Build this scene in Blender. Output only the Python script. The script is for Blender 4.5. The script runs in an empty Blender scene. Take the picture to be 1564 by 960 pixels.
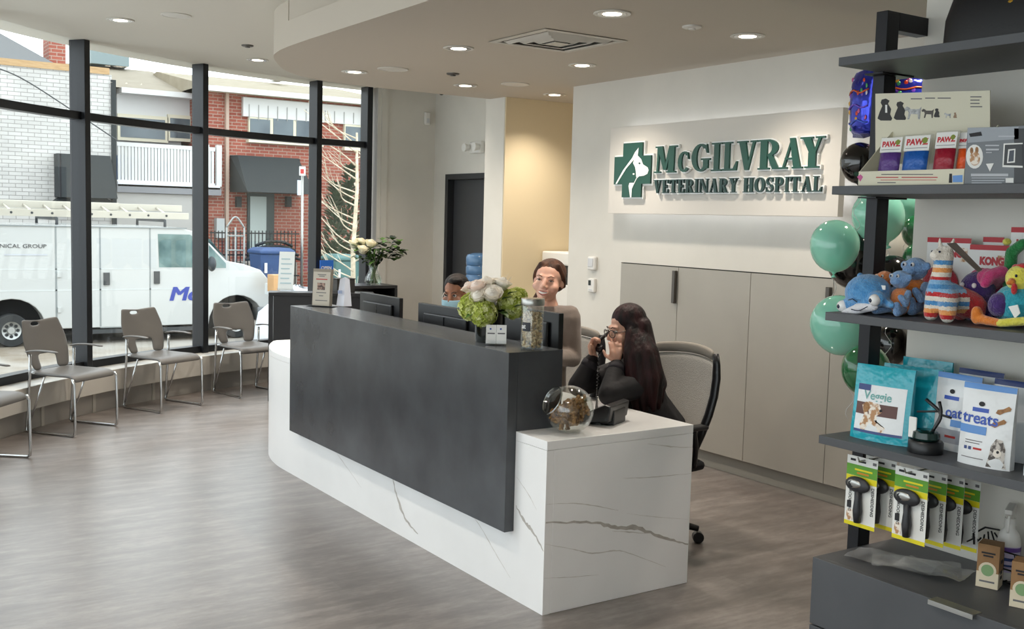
import bpy, math, random
from mathutils import Vector as V, Matrix as Mx
sc = bpy.context.scene
COL = sc.collection
PI = math.pi
# ---------------------------------------------------------------- camera
CAMH, FPX, YAW, PIT, ROL = 1.70, 1613.2, .5881, .0896, .0263
FW = V((math.sin(YAW)*math.cos(PIT), math.cos(YAW)*math.cos(PIT), -math.sin(PIT)))
_rt = V((math.cos(YAW), -math.sin(YAW), 0)); _up = _rt.cross(FW)
CR = math.cos(ROL)*_rt + math.sin(ROL)*_up
CU = -math.sin(ROL)*_rt + math.cos(ROL)*_up
cam = bpy.data.objects.new('camera', bpy.data.cameras.new('camera'))
cam.data.sensor_width = 36; cam.data.lens = 36*FPX/1564; cam.data.clip_end = 200; cam.data.clip_start = .05
cam.matrix_world = Mx(((CR.x, CU.x, -FW.x, 0), (CR.y, CU.y, -FW.y, 0), (CR.z, CU.z, -FW.z, CAMH), (0, 0, 0, 1)))
COL.objects.link(cam); sc.camera = cam
# ---------------------------------------------------------------- sky, exposure
w = bpy.data.worlds.new('overcast_sky'); sc.world = w; w.use_nodes = True
bg = w.node_tree.nodes['Background']; bg.inputs[0].default_value = (.9, .955, 1, 1); bg.inputs[1].default_value = 2.75
sc.view_settings.view_transform = 'Standard'; sc.view_settings.look = 'None'
sc.view_settings.exposure = 0.25; sc.view_settings.gamma = 1.0; sc.view_settings.use_curve_mapping = False
sc.cycles.use_denoising = True; sc.cycles.max_bounces = 9; sc.cycles.diffuse_bounces = 5; sc.cycles.transparent_max_bounces = 16
sc.cycles.caustics_reflective = False; sc.cycles.caustics_refractive = False; sc.cycles.sample_clamp_indirect = 6
LAMP_W = 68            # watts of one ceiling downlight
# ---------------------------------------------------------------- helpers
def at(u, v, Y):                      # the point where a line of sight meets the plane y = Y (for far things outside)
    d = FW + CR*((u-782)/FPX) + CU*((480-v)/FPX)
    p = d*(Y/d.y); return V((p.x, Y, p.z+CAMH))
def onx(u, v, X):
    d = FW + CR*((u-782)/FPX) + CU*((480-v)/FPX); p = d*(X/d.x); return V((X, p.y, p.z+CAMH))
def lin(h):
    h = h.lstrip('#'); c = [int(h[i:i+2], 16)/255 for i in (0, 2, 4)]
    return tuple(x/12.92 if x <= .04045 else ((x+.055)/1.055)**2.4 for x in c) + (1,)
MATS = {}
def mat(name, col, rough=.5, metal=0, var=None, scale=8, stretch=(1, 1, 1), bump=0, bscale=60, emit=0, spec=.5, trans=0, alpha=1, coat=0, detail=4, contrast=(.35, .65), sheen=0, sss=0):
    if name in MATS: return MATS[name]
    m = bpy.data.materials.new(name); m.use_nodes = True
    n = m.node_tree.nodes; l = m.node_tree.links; b = n['Principled BSDF']
    c = lin(col) if isinstance(col, str) else tuple(col)
    b.inputs['Base Color'].default_value = c; b.inputs['Roughness'].default_value = rough; b.inputs['Metallic'].default_value = metal
    b.inputs['Specular IOR Level'].default_value = spec
    if trans: b.inputs['Transmission Weight'].default_value = trans
    if alpha < 1: b.inputs['Alpha'].default_value = alpha
    if coat: b.inputs['Coat Weight'].default_value = coat; b.inputs['Coat Roughness'].default_value = .08
    if sheen: b.inputs['Sheen Weight'].default_value = sheen
    if sss: b.inputs['Subsurface Weight'].default_value = sss; b.inputs['Subsurface Radius'].default_value = (.02, .008, .005)
    if emit: b.inputs['Emission Color'].default_value = c; b.inputs['Emission Strength'].default_value = emit
    if var or bump:
        tc = n.new('ShaderNodeTexCoord'); mp = n.new('ShaderNodeMapping'); l.new(tc.outputs['Object'], mp.inputs[0]); mp.inputs['Scale'].default_value = stretch
    if var:
        t = n.new('ShaderNodeTexNoise'); t.inputs['Scale'].default_value = scale; t.inputs['Detail'].default_value = detail; l.new(mp.outputs[0], t.inputs['Vector'])
        r = n.new('ShaderNodeValToRGB'); r.color_ramp.elements[0].position = contrast[0]; r.color_ramp.elements[1].position = contrast[1]
        r.color_ramp.elements[0].color = c; r.color_ramp.elements[1].color = lin(var)
        l.new(t.outputs[0], r.inputs[0]); l.new(r.outputs[0], b.inputs['Base Color'])
    if bump:
        t2 = n.new('ShaderNodeTexNoise'); t2.inputs['Scale'].default_value = bscale; l.new(mp.outputs[0], t2.inputs['Vector'])
        bp = n.new('ShaderNodeBump'); bp.inputs['Strength'].default_value = bump; bp.inputs['Distance'].default_value = .01
        l.new(t2.outputs[0], bp.inputs['Height']); l.new(bp.outputs[0], b.inputs['Normal'])
    MATS[name] = m; return m
def glassmat(name, tint=(1, 1, 1, 1), gl=.05, rough=.0, graze=.6):
    if name in MATS: return MATS[name]
    m = bpy.data.materials.new(name); m.use_nodes = True; n = m.node_tree.nodes; l = m.node_tree.links; n.clear()
    o = n.new('ShaderNodeOutputMaterial'); mx = n.new('ShaderNodeMixShader'); t = n.new('ShaderNodeBsdfTransparent'); g = n.new('ShaderNodeBsdfGlossy'); f = n.new('ShaderNodeLayerWeight')
    t.inputs[0].default_value = tint; g.inputs['Roughness'].default_value = rough; g.inputs[0].default_value = (1, 1, 1, 1); f.inputs[0].default_value = .5
    p = n.new('ShaderNodeMath'); p.operation = 'POWER'; p.inputs[1].default_value = 4; l.new(f.outputs['Facing'], p.inputs[0])
    ma = n.new('ShaderNodeMath'); ma.operation = 'MULTIPLY_ADD'; ma.inputs[1].default_value = graze; ma.inputs[2].default_value = gl; l.new(p.outputs[0], ma.inputs[0]); ma.use_clamp = True
    l.new(ma.outputs[0], mx.inputs[0]); l.new(t.outputs[0], mx.inputs[1]); l.new(g.outputs[0], mx.inputs[2]); l.new(mx.outputs[0], o.inputs[0])
    MATS[name] = m; return m
class MB:
    def __init__(s): s.v = []; s.f = []; s.mi = []; s.k = 0
    def add(s, vs, fs):
        o = len(s.v); s.v += [V(p) for p in vs]; s.f += [tuple(i+o for i in f) for f in fs]; s.mi += [s.k]*len(fs); return s
    def box(s, x0, x1, y0, y1, z0, z1, M=None):
        vs = [V((x, y, z)) for z in (z0, z1) for y in (y0, y1) for x in (x0, x1)]
        if M is not None: vs = [M @ p for p in vs]
        return s.add(vs, [(0, 2, 3, 1), (4, 5, 7, 6), (0, 1, 5, 4), (2, 6, 7, 3), (0, 4, 6, 2), (1, 3, 7, 5)])
    def prism(s, poly, a0, a1, ax=2, M=None):          # poly in the two other axes, extruded along ax
        a = sum(poly[i][0]*poly[(i+1) % len(poly)][1]-poly[(i+1) % len(poly)][0]*poly[i][1] for i in range(len(poly)))
        if a < 0: poly = poly[::-1]
        n = len(poly)
        def pt(p, h): return V((p[0], p[1], h)) if ax == 2 else (V((h, p[0], p[1])) if ax == 0 else V((p[1], h, p[0])))
        vs = [pt(p, a0) for p in poly]+[pt(p, a1) for p in poly]
        if M is not None: vs = [M @ p for p in vs]
        return s.add(vs, [tuple(range(n-1, -1, -1)), tuple(range(n, 2*n))]+[(i, (i+1) % n, n+(i+1) % n, n+i) for i in range(n)])
    def rings(s, rs, closed=False, caps=True):           # loft a list of rings
        n = len(rs[0]); vs = [p for r in rs for p in r]; fs = []
        m = len(rs)
        for j in range(m if closed else m-1):
            for i in range(n):
                k = (j+1) % m; fs.append((j*n+i, j*n+(i+1) % n, k*n+(i+1) % n, k*n+i))
        if caps and not closed: fs += [tuple(range(n-1, -1, -1)), tuple((m-1)*n+i for i in range(n))]
        return s.add(vs, fs)
    def tube(s, path, r, n=8, closed=False, flat=None):
        path = [V(p) for p in path]; m = len(path); rs = []
        t0 = None; up = V((0, 0, 1))
        for j, p in enumerate(path):
            if closed: t = (path[(j+1) % m]-path[j-1])
            else: t = (path[min(j+1, m-1)]-path[max(j-1, 0)])
            t.normalize()
            if t0 is None:
                up = V((0, 0, 1)) if abs(t.z) < .9 else V((1, 0, 0)); a = t.cross(up).normalized()
            else:
                a = (a - t*a.dot(t)).normalized()
            b = t.cross(a); t0 = t
            rr = r[j] if isinstance(r, (list, tuple)) else r
            r1, r2 = (rr, rr) if flat is None else (rr*flat[0], rr*flat[1])
            rs.append([p + a*(r1*math.cos(2*PI*i/n)) + b*(r2*math.sin(2*PI*i/n)) for i in range(n)])
        return s.rings(rs, closed)
    def cyl(s, p0, p1, r0, r1=None, n=16): return s.tube([p0, p1], [r0, r0 if r1 is None else r1], n)
    def lathe(s, prof, n=24, M=None, c=(0, 0, 0), closed=False):        # prof of (r, z)
        rs = [[V((c[0]+r*math.cos(2*PI*i/n), c[1]+r*math.sin(2*PI*i/n), c[2]+z)) for i in range(n)] for r, z in prof]
        if M is not None: rs = [[M @ p for p in q] for q in rs]
        return s.rings(rs, closed)
    def ell(s, c, r, nu=16, nv=10, M=None):
        if not isinstance(r, (tuple, list)): r = (r, r, r)
        rs = []
        for j in range(nv+1):
            a = -PI/2 + PI*j/nv; a = max(-PI/2+.03, min(PI/2-.03, a)); cz = math.cos(a)
            q = [V((r[0]*cz*math.cos(2*PI*i/nu), r[1]*cz*math.sin(2*PI*i/nu), r[2]*math.sin(a))) for i in range(nu)]
            if M is not None: q = [M @ p for p in q]
            rs.append([p+V(c) for p in q])
        return s.rings(rs)
    def quad(s, a, b, c, d): return s.add([a, b, c, d], [(0, 1, 2, 3)])
    def build(s, name, m, parent=None, smooth=False, bevel=0, local=False, sub=0, seg=2):
        me = bpy.data.meshes.new(name)
        vs = s.v
        if parent is not None and not local:
            inv = MW[parent.name].inverted(); vs = [inv @ p for p in vs]
        me.from_pydata([tuple(p) for p in vs], [], s.f)
        ms = m if isinstance(m, (list, tuple)) else [m]
        for q in ms: me.materials.append(q)
        if len(ms) > 1: me.polygons.foreach_set('material_index', s.mi)
        if smooth: me.polygons.foreach_set('use_smooth', [True]*len(me.polygons))
        me.update()
        if smooth and smooth != 1: me.set_sharp_from_angle(angle=math.radians(smooth))
        return link(name, me, parent, bevel, sub, seg)
MW = {}
def link(name, me, parent=None, bevel=0, sub=0, seg=2):
    o = bpy.data.objects.new(name, me); COL.objects.link(o)
    if parent is not None: o.parent = parent; MW[o.name] = MW[parent.name]
    else: MW[o.name] = Mx.Identity(4)
    if bevel:
        b = o.modifiers.new('b', 'BEVEL'); b.width = bevel; b.segments = seg; b.limit_method = 'ANGLE'; b.angle_limit = math.radians(40)
    if sub: q = o.modifiers.new('s', 'SUBSURF'); q.levels = sub; q.render_levels = sub
    return o
def tag(o, label, cat, group=None):
    o['label'] = label; o['category'] = cat
    if group: o['group'] = group
    return o
def thing(name, label, cat, loc=(0, 0, 0), rotz=0, group=None, scale=1):
    o = bpy.data.objects.new(name, None); COL.objects.link(o); o.empty_display_size = .1
    o.location = loc; o.rotation_euler = (0, 0, rotz); o.scale = (scale,)*3
    MW[o.name] = Mx.Translation(V(loc)) @ Mx.Rotation(rotz, 4, 'Z') @ Mx.Scale(scale, 4)
    return tag(o, label, cat, group)
def struct(o): o['kind'] = 'structure'; return o
def dup(root, loc, rotz, label, scale=None):
    def cp(o, par):
        c = o.copy(); COL.objects.link(c)
        if par is not None: c.parent = par
        for ch in [k for k in o.children if k.type == 'MESH']: cp(ch, c)
        return c
    r = cp(root, None); r.location = loc; r.rotation_euler = (0, 0, rotz)
    if scale: r.scale = (scale,)*3
    if label: r['label'] = label
    return r
def bez(pts, n=8):                     # smooth path through points (Catmull-Rom)
    P = [V(p) for p in pts]; P = [P[0]*2-P[1]]+P+[P[-1]*2-P[-2]]; out = []
    for i in range(1, len(P)-2):
        for k in range(n):
            t = k/n; a, b, c, d = P[i-1:i+3]
            out.append(.5*((2*b)+(c-a)*t+(2*a-5*b+4*c-d)*t*t+(3*b-a-3*c+d)*t**3))
    out.append(P[-2]); return out
def text_mesh(s, size, depth=.001, bold=0, align='LEFT', sx=1):
    cu = bpy.data.curves.new('t', 'FONT'); cu.body = s; cu.size = size; cu.extrude = depth; cu.align_x = align; cu.offset = bold; cu.resolution_u = 3
    o = bpy.data.objects.new('t', cu); COL.objects.link(o)
    me = bpy.data.meshes.new_from_object(o.evaluated_get(bpy.context.evaluated_depsgraph_get()))
    bpy.data.objects.remove(o); bpy.data.curves.remove(cu)
    if sx != 1: me.transform(Mx.Diagonal((sx, 1, 1, 1)))
    return me
def frame(o, right, up):               # local x -> right, local y -> up, local z -> outwards
    r = V(right).normalized(); u = V(up).normalized(); n = r.cross(u).normalized(); u = n.cross(r)
    M = Mx((r, u, n)).transposed().to_4x4(); M.translation = V(o); return M
def lettering(name, s, size, M, m, parent, depth=.0008, bold=0, align='LEFT', sx=1):
    me = text_mesh(s, size, depth, bold, align, sx); me.transform(MW[parent.name].inverted() @ M)
    me.materials.append(m); return link(name, me, parent)
random.seed(4)
# ================================================================ materials
WHITE = mat('wall_paint', '#d9d5cc', .6, var='#d4d0c7', scale=3)
CEIL = mat('ceiling_paint', '#dcd8ce', .8); CEIL_LOW = mat('ceiling_lower_tone', '#c4bbae', .8)  # lower ceiling toned darker and warmer than the main one
BEIGE = mat('beige_paint', '#d9c9a8', .7)
ALU = mat('charcoal_aluminium', '#1f2125', .36, .25)
GLASS = glassmat('window_glass', (.97, .99, .985, 1), .035)
BLACKM = mat('black_metal', '#15151a', .4, .4)
CHROME = mat('chrome', '#c9cbcc', .18, 1)
STEEL = mat('brushed_steel', '#a9a8a4', .32, 1)
CABM = mat('taupe_laminate', '#a8a49b', .5, var='#a29e95', scale=2)
HANDM = mat('bronze_handle', '#5a5550', .35, .6)
GREYL = mat('charcoal_laminate', '#505256', .5, var='#4a4c50', scale=5)
def floor_mat():
    m = mat('vinyl_plank', '#7d7570', .32, spec=.5); n = m.node_tree.nodes; l = m.node_tree.links; b = n['Principled BSDF']
    tc = n.new('ShaderNodeTexCoord')
    def noise(sc_, st, d=6):
        mp = n.new('ShaderNodeMapping'); mp.inputs['Scale'].default_value = st; l.new(tc.outputs['Object'], mp.inputs[0])
        t = n.new('ShaderNodeTexNoise'); t.inputs['Scale'].default_value = sc_; t.inputs['Detail'].default_value = d; t.inputs['Roughness'].default_value = .62; l.new(mp.outputs[0], t.inputs['Vector']); return t
    br = n.new('ShaderNodeTexBrick'); l.new(tc.outputs['Object'], br.inputs['Vector']); br.offset = .37
    br.inputs['Scale'].default_value = 1; br.inputs['Brick Width'].default_value = 1.22; br.inputs['Row Height'].default_value = .18; br.inputs['Mortar Size'].default_value = .0006
    br.inputs['Color1'].default_value = (.3, .3, .3, 1); br.inputs['Color2'].default_value = (.7, .7, .7, 1); br.inputs['Mortar'].default_value = (.3, .3, .3, 1)
    t1 = noise(2.6, (1.0, 4.0, 1)); t2 = noise(15, (1, 2.4, 1), 9)
    a = n.new('ShaderNodeMath'); a.operation = 'MULTIPLY_ADD'; a.inputs[1].default_value = .62; l.new(t1.outputs[0], a.inputs[0])
    a2 = n.new('ShaderNodeMath'); a2.operation = 'MULTIPLY'; a2.inputs[1].default_value = .38; l.new(t2.outputs[0], a2.inputs[0]); l.new(a2.outputs[0], a.inputs[2])
    a3 = n.new('ShaderNodeMath'); a3.operation = 'MULTIPLY_ADD'; a3.inputs[1].default_value = .14; l.new(br.outputs['Color'], a3.inputs[0]); l.new(a.outputs[0], a3.inputs[2])
    r = n.new('ShaderNodeValToRGB'); e = r.color_ramp.elements; e[0].position = .36; e[0].color = lin('#564e49'); e[1].position = .82; e[1].color = lin('#9c948f')
    x = e.new(.56); x.color = lin('#736b66'); l.new(a3.outputs[0], r.inputs[0]); l.new(r.outputs[0], b.inputs['Base Color']); b.inputs['Coat Weight'].default_value = .45; b.inputs['Coat Roughness'].default_value = .3
    mr = n.new('ShaderNodeMapRange'); mr.inputs[3].default_value = .26; mr.inputs[4].default_value = .42; l.new(t2.outputs[0], mr.inputs[0]); l.new(mr.outputs[0], b.inputs['Roughness'])
    bp = n.new('ShaderNodeBump'); bp.inputs['Strength'].default_value = .12; bp.inputs['Distance'].default_value = .004; l.new(a.outputs[0], bp.inputs['Height']); l.new(bp.outputs[0], b.inputs['Normal'])
    return m
FLOOR = floor_mat()
# ================================================================ the shell
GC = V((5.295, 4.862)); GR = 5.677
def arc(r, a0, a1, n): return [(GC.x+r*math.cos(math.radians(a0+(a1-a0)*i/n)), GC.y+r*math.sin(math.radians(a0+(a1-a0)*i/n))) for i in range(n+1)]
MA = [92.35, 98.6, 112.55, 126.75, 140.7]       # bearing of each mullion about the centre of the curved window
tang = V((-.632, -.775))
G0 = V(arc(GR, 140.7, 140.7, 1)[0])
def straight(off, d): n_ = V((-tang.y*-1*-1, 0)) if 0 else V((-.775, .632)); p = G0 + tang*d + n_*off; return (p.x, p.y)
END = 6.2
def outline(off):                     # room edge, glass line pushed out by off
    return arc(GR+off, 91, 140.7, 24)+[straight(off, END)]
room = outline(.12)+[(-3.05, -4), (9, -4), (9, 8.3), (6.2, 8.3), (6.2, 10.6)]
b = MB().prism(room, -.12, 0); struct(b.build('floor', FLOOR))
# main ceiling with the lower ceiling standing below it
b = MB().prism(outline(.3)+[(-3.2, -4.2), (9.2, -4.2), (9.2, 10.7)], 3.08, 3.2)
ceil = struct(b.build('ceiling', CEIL))
SX = 2.63
SCV = [(p.x, p.y) for p in bez([(SX, 6.3, 0), (2.64, 6.675, 0), (2.663, 6.909, 0), (2.715, 7.13, 0), (2.846, 7.42, 0), (3.07, 7.8, 0), (3.36, 8.07, 0), (3.7, 8.2, 0), (4.05, 8.245, 0), (5.2, 8.25, 0)], 4)]
def soff(): return [(SX, -3.9)]+SCV+[(8.95, 8.25), (8.95, -3.9)]
b = MB().prism(soff(), 2.785, 2.95)
b.prism(SCV[4:]+[(8.95, 8.25), (8.95, 6.675)], 2.95, 3.08)
b.prism([(2.78, -3.9), (2.78, 5.2), (2.76, 5.8), (2.72, 6.3), (2.68, 6.55), (2.645, 6.674), (8.9, 6.674), (8.9, -3.9)], 2.95, 3.079)
struct(b.build('ceiling_lower', CEIL_LOW, smooth=30))
b = MB().box(2.6, 5.25, -3.9, 3.36, 2.7, 2.786); struct(b.build('ceiling_bulkhead', CEIL_LOW))
# walls
b = MB().box(5.2, 5.4, 6.302, 6.986, 0, 2.786).box(5.2, 5.4, -4, 6.302, 1.396, 2.786).box(5.32, 5.4, -4, 6.302, 0, 1.396); struct(b.build('wall_right', WHITE))
b = MB().box(5.2, 9, 8.0, 8.316, 0, 3.08); struct(b.build('wall_fin', WHITE))
b = MB().box(5.204, 9, 7.985, 8.0, 0, 2.786); struct(b.build('wall_hallway', BEIGE))
b = MB().box(5.4, 9, 6.8, 6.986, 0, 2.786).box(8.9, 9, 6.986, 7.99, 0, 2.786); struct(b.build('wall_corridor', WHITE))
b = MB().box(5.16, 6.2, 10.45, 10.62, 0, 3.08); struct(b.build('wall_back', WHITE))
b = MB().box(5.87, 6.05, 10.17, 10.45, 0, 3.08).box(5.87, 6.05, 8.316, 9.13, 0, 3.08).box(5.87, 6.05, 9.13, 10.17, 2.175, 3.08); struct(b.build('wall_door', WHITE))
b = MB().box(3.53, 3.68, -4, 2.535, 0, 2.7); struct(b.build('wall_shelf', WHITE))
b = MB().box(-3.1, 9, -4.15, -4, 0, 3.1); struct(b.build('wall_near', WHITE))
b = MB().box(-3.2, -3.05, -4, 3.55, 0, .345).box(-3.2, -3.05, -4, 3.55, 2.95, 3.1); struct(b.build('wall_left', WHITE))
for k in range(5):  # left wall out of view, glazed to add daylight on the desk front
    y_ = -4+1.5*k; wn = struct(MB().box(-3.13, -3.122, y_, y_+1.5, .345, 2.95).build('window_%d' % (k+9), GLASS)); MB().box(-3.19, -3.05, y_-.032, y_+.032, .345, 2.95).build('mullion', ALU, wn); MB().box(-3.16, -3.07, y_, y_+1.5, 2.43, 2.494).build('transom', ALU, wn)
# door in the recess
DARK = mat('dark_door_paint', '#37383b', .45); DFR = mat('dark_door_frame', '#232427', .4)
d = struct(MB().box(5.93, 5.975, 9.19, 10.11, .01, 2.115).build('door_1', DARK, bevel=.003))
MB().box(5.85, 6.06, 10.11, 10.17, 0, 2.175).box(5.85, 6.06, 9.13, 9.19, 0, 2.175).box(5.85, 6.06, 9.19, 10.11, 2.115, 2.175).build('door_frame', DFR, d, bevel=.003)
MB().cyl((5.93, 9.26, 1.0), (5.89, 9.26, 1.0), .022).tube([(5.885, 9.26, 1), (5.885, 9.37, 1)], .009).build('door_handle', STEEL, d, smooth=40)
# ---------------------------------------------------------------- curved window
ZL = .345; ZH = 3.08; ZT = 2.462
ledm = mat('ledge_paint', '#c8c4bc', .55); toem = mat('ledge_base_paint', '#9c9892', .6)
def ring(r0, r1, a0, a1, n, z0, z1, mb):
    p = arc(r0, a0, a1, n); q = arc(r1, a0, a1, n); rs = [[V((*p[i], z0)), V((*q[i], z0)), V((*q[i], z1)), V((*p[i], z1))] for i in range(n+1)]
    return mb.rings(rs)
def runs(off0, off1, z0, z1, mb, d0=0, d1=END):
    a, b_, c, e = straight(off0, d0), straight(off1, d0), straight(off1, d1), straight(off0, d1)
    return mb.prism([a, b_, c, e], z0, z1)
led = struct(runs(-.26, .12, .165, ZL, ring(GR-.26, GR+.12, 91, 140.7, 48, .165, ZL, MB())).build('window_ledge', ledm, bevel=.004))
basem = runs(-.2, .1, 0, .165, ring(GR-.2, GR+.1, 91, 140.7, 48, 0, .165, MB())); struct(basem.build('trim_1', toem))
for i, a in enumerate((96, 105.3, 112.5, 120, 127.5, 134)):           # panel joints of the low base
    ring(GR-.208, GR-.2, a, a+.35, 1, 0, .163, MB()).build('panel_joint', mat('joint', '#b4b0a8', .6), led)
# frames: mullions, sill rail, transom and head, one pane in each bay
def mull(name, p, ang, parent, z0=ZL, z1=ZH):
    M = Mx.Translation((p[0], p[1], 0)) @ Mx.Rotation(math.radians(ang), 4, 'Z')    # local x = outward
    return MB().box(-.092, .07, -.032, .032, z0, z1, M).build(name, ALU, parent, bevel=.004)
bays = []
for i in range(4):
    wn = None
    a0, a1 = MA[i], MA[i+1]; g = .33
    mb = ring(GR-.02, GR-.012, a0, a1, 8, ZL+.06, ZH, MB()); wn = struct(mb.build('window_%d' % (i+1), GLASS))
    ring(GR-.05, GR+.05, a0+g, a1-g, 8, ZT-.032, ZT+.032, MB()).build('transom', ALU, wn, smooth=30)
    ring(GR-.05, GR+.05, a0+g, a1-g, 8, ZL, ZL+.065, MB()).build('bottom_rail', ALU, wn, smooth=30)
    mull('mullion', arc(GR, MA[i], MA[i], 1)[0], MA[i], wn)
    bays.append(wn)
mull('mullion', arc(GR, MA[4], MA[4], 1)[0], MA[4], bays[-1])
for i in range(4):                      # the straight run that carries on past the frame's left edge
    d0, d1 = END*i/4, END*(i+1)/4
    wn = struct(runs(-.02, -.012, ZL+.06, ZH, MB(), d0, d1).build('window_%d' % (i+5), GLASS))
    for nm, za, zb in (('transom', ZT-.032, ZT+.032), ('bottom_rail', ZL, ZL+.065)): runs(-.05, .05, za, zb, MB(), d0, d1).build(nm, ALU, wn)
    mull('mullion', straight(0, d1), 140.7, wn)
b = MB().box(5.2, 5.27, 10.43, 10.62, ZL, ZH); struct(b.build('trim_2', WHITE))
# ================================================================ reception desk
def marble(name):
    m = mat(name, '#e6e4e0', .28); n = m.node_tree.nodes; l = m.node_tree.links; b = n['Principled BSDF']
    tc = n.new('ShaderNodeTexCoord'); nz = n.new('ShaderNodeTexNoise'); nz.inputs['Scale'].default_value = 2.2; nz.inputs['Detail'].default_value = 3
    l.new(tc.outputs['Object'], nz.inputs['Vector'])
    c = n.new('ShaderNodeMapRange'); c.inputs[1].default_value = .3; c.inputs[2].default_value = .7; c.inputs[3].default_value = 0; c.inputs[4].default_value = 1
    l.new(nz.outputs[0], c.inputs[0])
    r = n.new('ShaderNodeValToRGB'); e = r.color_ramp.elements; e[0].color = lin('#eeeeee'); e[1].color = lin('#f6f6f6'); l.new(c.outputs[0], r.inputs[0]); l.new(r.outputs[0], b.inputs['Base Color'])
    return m
MARB = marble('white_marble'); VEIN = mat('marble_vein', '#aca7a1', .3, var='#c2bdb7', scale=20)
STONE = mat('charcoal_stone', '#4a4d51', .24, var='#35373b', scale=2.6, detail=6, contrast=(.3, .7), bump=.03, bscale=30)
DX0, DX1, DYE, DXD, DXE, DY1, DY2 = 2.596, 3.44, 3.596, 2.5465, 2.84, 3.835, 6.37
ZW, ZT_, ZB = .763, 1.117, .31
def desk_edge(r, a1=33, n=14): return [(4.096-r*math.cos(math.radians(a1*i/n)), 6.6+r*math.sin(math.radians(a1*i/n))) for i in range(n+1)]
desk = thing('reception_desk', 'long white marble reception desk with a charcoal stone front and curved far end', 'desk', (2.9, 5.2, 0))
b = MB().prism([(DX0, DYE), (DX0, 6.6)]+desk_edge(1.5)[1:]+[(2.87, 7.445), (DX1+.06, 7.445), (DX1, 6.9), (DX1, DYE)], ZW-.04, ZW)
b.build('worktop', MARB, desk, bevel=.002)
b = MB().prism([(DX0, DYE), (DX0, 6.6)]+desk_edge(1.5)[1:]+desk_edge(1.46)[::-1]+[(DX0+.04, 6.6), (DX0+.04, DYE+.04), (DX0+.04, DYE)], 0, ZW-.041)
b.build('front_panel', MARB, desk, smooth=30)
MB().box(DX0+.041, DX1, DYE, DYE+.04, 0, ZW-.041).build('end_panel', MARB, desk, bevel=.002)
MB().prism([(2.846, 7.41), (2.87, 7.445), (DX1+.06, 7.445), (DX1+.06, 7.41)], 0, ZW-.041).build('end_panel', MARB, desk)
for y in (4.6, 5.7): MB().box(DX0+.06, DX1-.08, y, y+.02, 0, ZW-.041).build('inner_panel', MARB, desk)
# charcoal stone: front slab, end slab and transaction top, mitred
MB().box(DXD, DXD+.05, DY1, DY2, ZB, ZT_).build('stone_front', STONE, desk, bevel=.0015)
MB().box(DXD+.0505, DXE, DY1, DY1+.04, ZW, ZT_).build('stone_end', STONE, desk)
MB().box(DXD+.0505, DXE, DY1+.0405, DY2-.0405, ZT_-.04, ZT_).build('stone_top', STONE, desk, bevel=.0015)
MB().box(DXD+.0505, DXE, DY2-.04, DY2, ZW, ZT_).build('stone_end', STONE, desk)
# marble veins: thin ribbons let into the slabs
def vein(pts, wd, plane):
    pts = bez([(p[0], p[1], 0) for p in pts], 7); rr = random.Random(len(pts)+int(wd*1e5)); L = []; Rr = []
    for i, p in enumerate(pts):
        t = (pts[min(i+1, len(pts)-1)]-pts[max(i-1, 0)]).normalized(); n_ = V((-t.y, t.x, 0)); k = wd*(.55+.6*rr.random())*min(1, .25+1.6*min(i, len(pts)-1-i)/len(pts))
        j = n_*(wd*.35*(rr.random()-.5)); L.append(p+n_*k/2+j); Rr.append(p-n_*k/2+j)
    mb = MB()
    def P(q, h): return V((DX0-h, q.x, q.y)) if plane == 'x' else V((q.x, DYE-h, q.y))
    for i in range(len(pts)-1): mb.quad(P(L[i], .0006), P(L[i+1], .0006), P(Rr[i+1], .0006), P(Rr[i], .0006))
    mb.build('marble_vein', VEIN if wd > .01 else mat('faint_vein', '#cbc7c2', .3, var='#d8d5d1', scale=20), desk)
vein([(2.6, .41), (2.85, .375), (3.0, .33), (3.12, .31), (3.3, .235), (3.437, .19)], .024, 'y')
vein([(2.6, .49), (2.75, .475), (2.88, .445), (3.0, .41)], .005, 'y')
vein([(3.02, .555), (3.2, .54), (3.435, .53)], .005, 'y'); vein([(3.16, .7), (3.3, .672), (3.435, .655)], .006, 'y')
vein([(2.6, .315), (2.75, .27), (2.86, .235), (3.0, .225), (3.1, .19), (3.3, .1)], .006, 'y'); vein([(2.6, .165), (2.75, .145), (2.9, .13)], .004, 'y')
vein([(2.97, .32), (3.07, .3), (3.2, .275)], .006, 'y'); vein([(3.05, .39), (3.2, .355), (3.43, .31)], .003, 'y')
vein([(3.82, .43), (3.75, .375), (3.68, .345), (3.6, .285)], .022, 'x'); vein([(3.82, .56), (3.72, .5), (3.66, .45)], .005, 'x')
vein([(4.2, .3), (4.1, .25), (3.98, .17), (3.85, .09)], .007, 'x')
vein([(5.02, .305), (4.96, .2), (4.85, .1), (4.72, .06)], .024, 'x'); vein([(5.8, .305), (5.66, .25), (5.4, .15)], .006, 'x')
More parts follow.
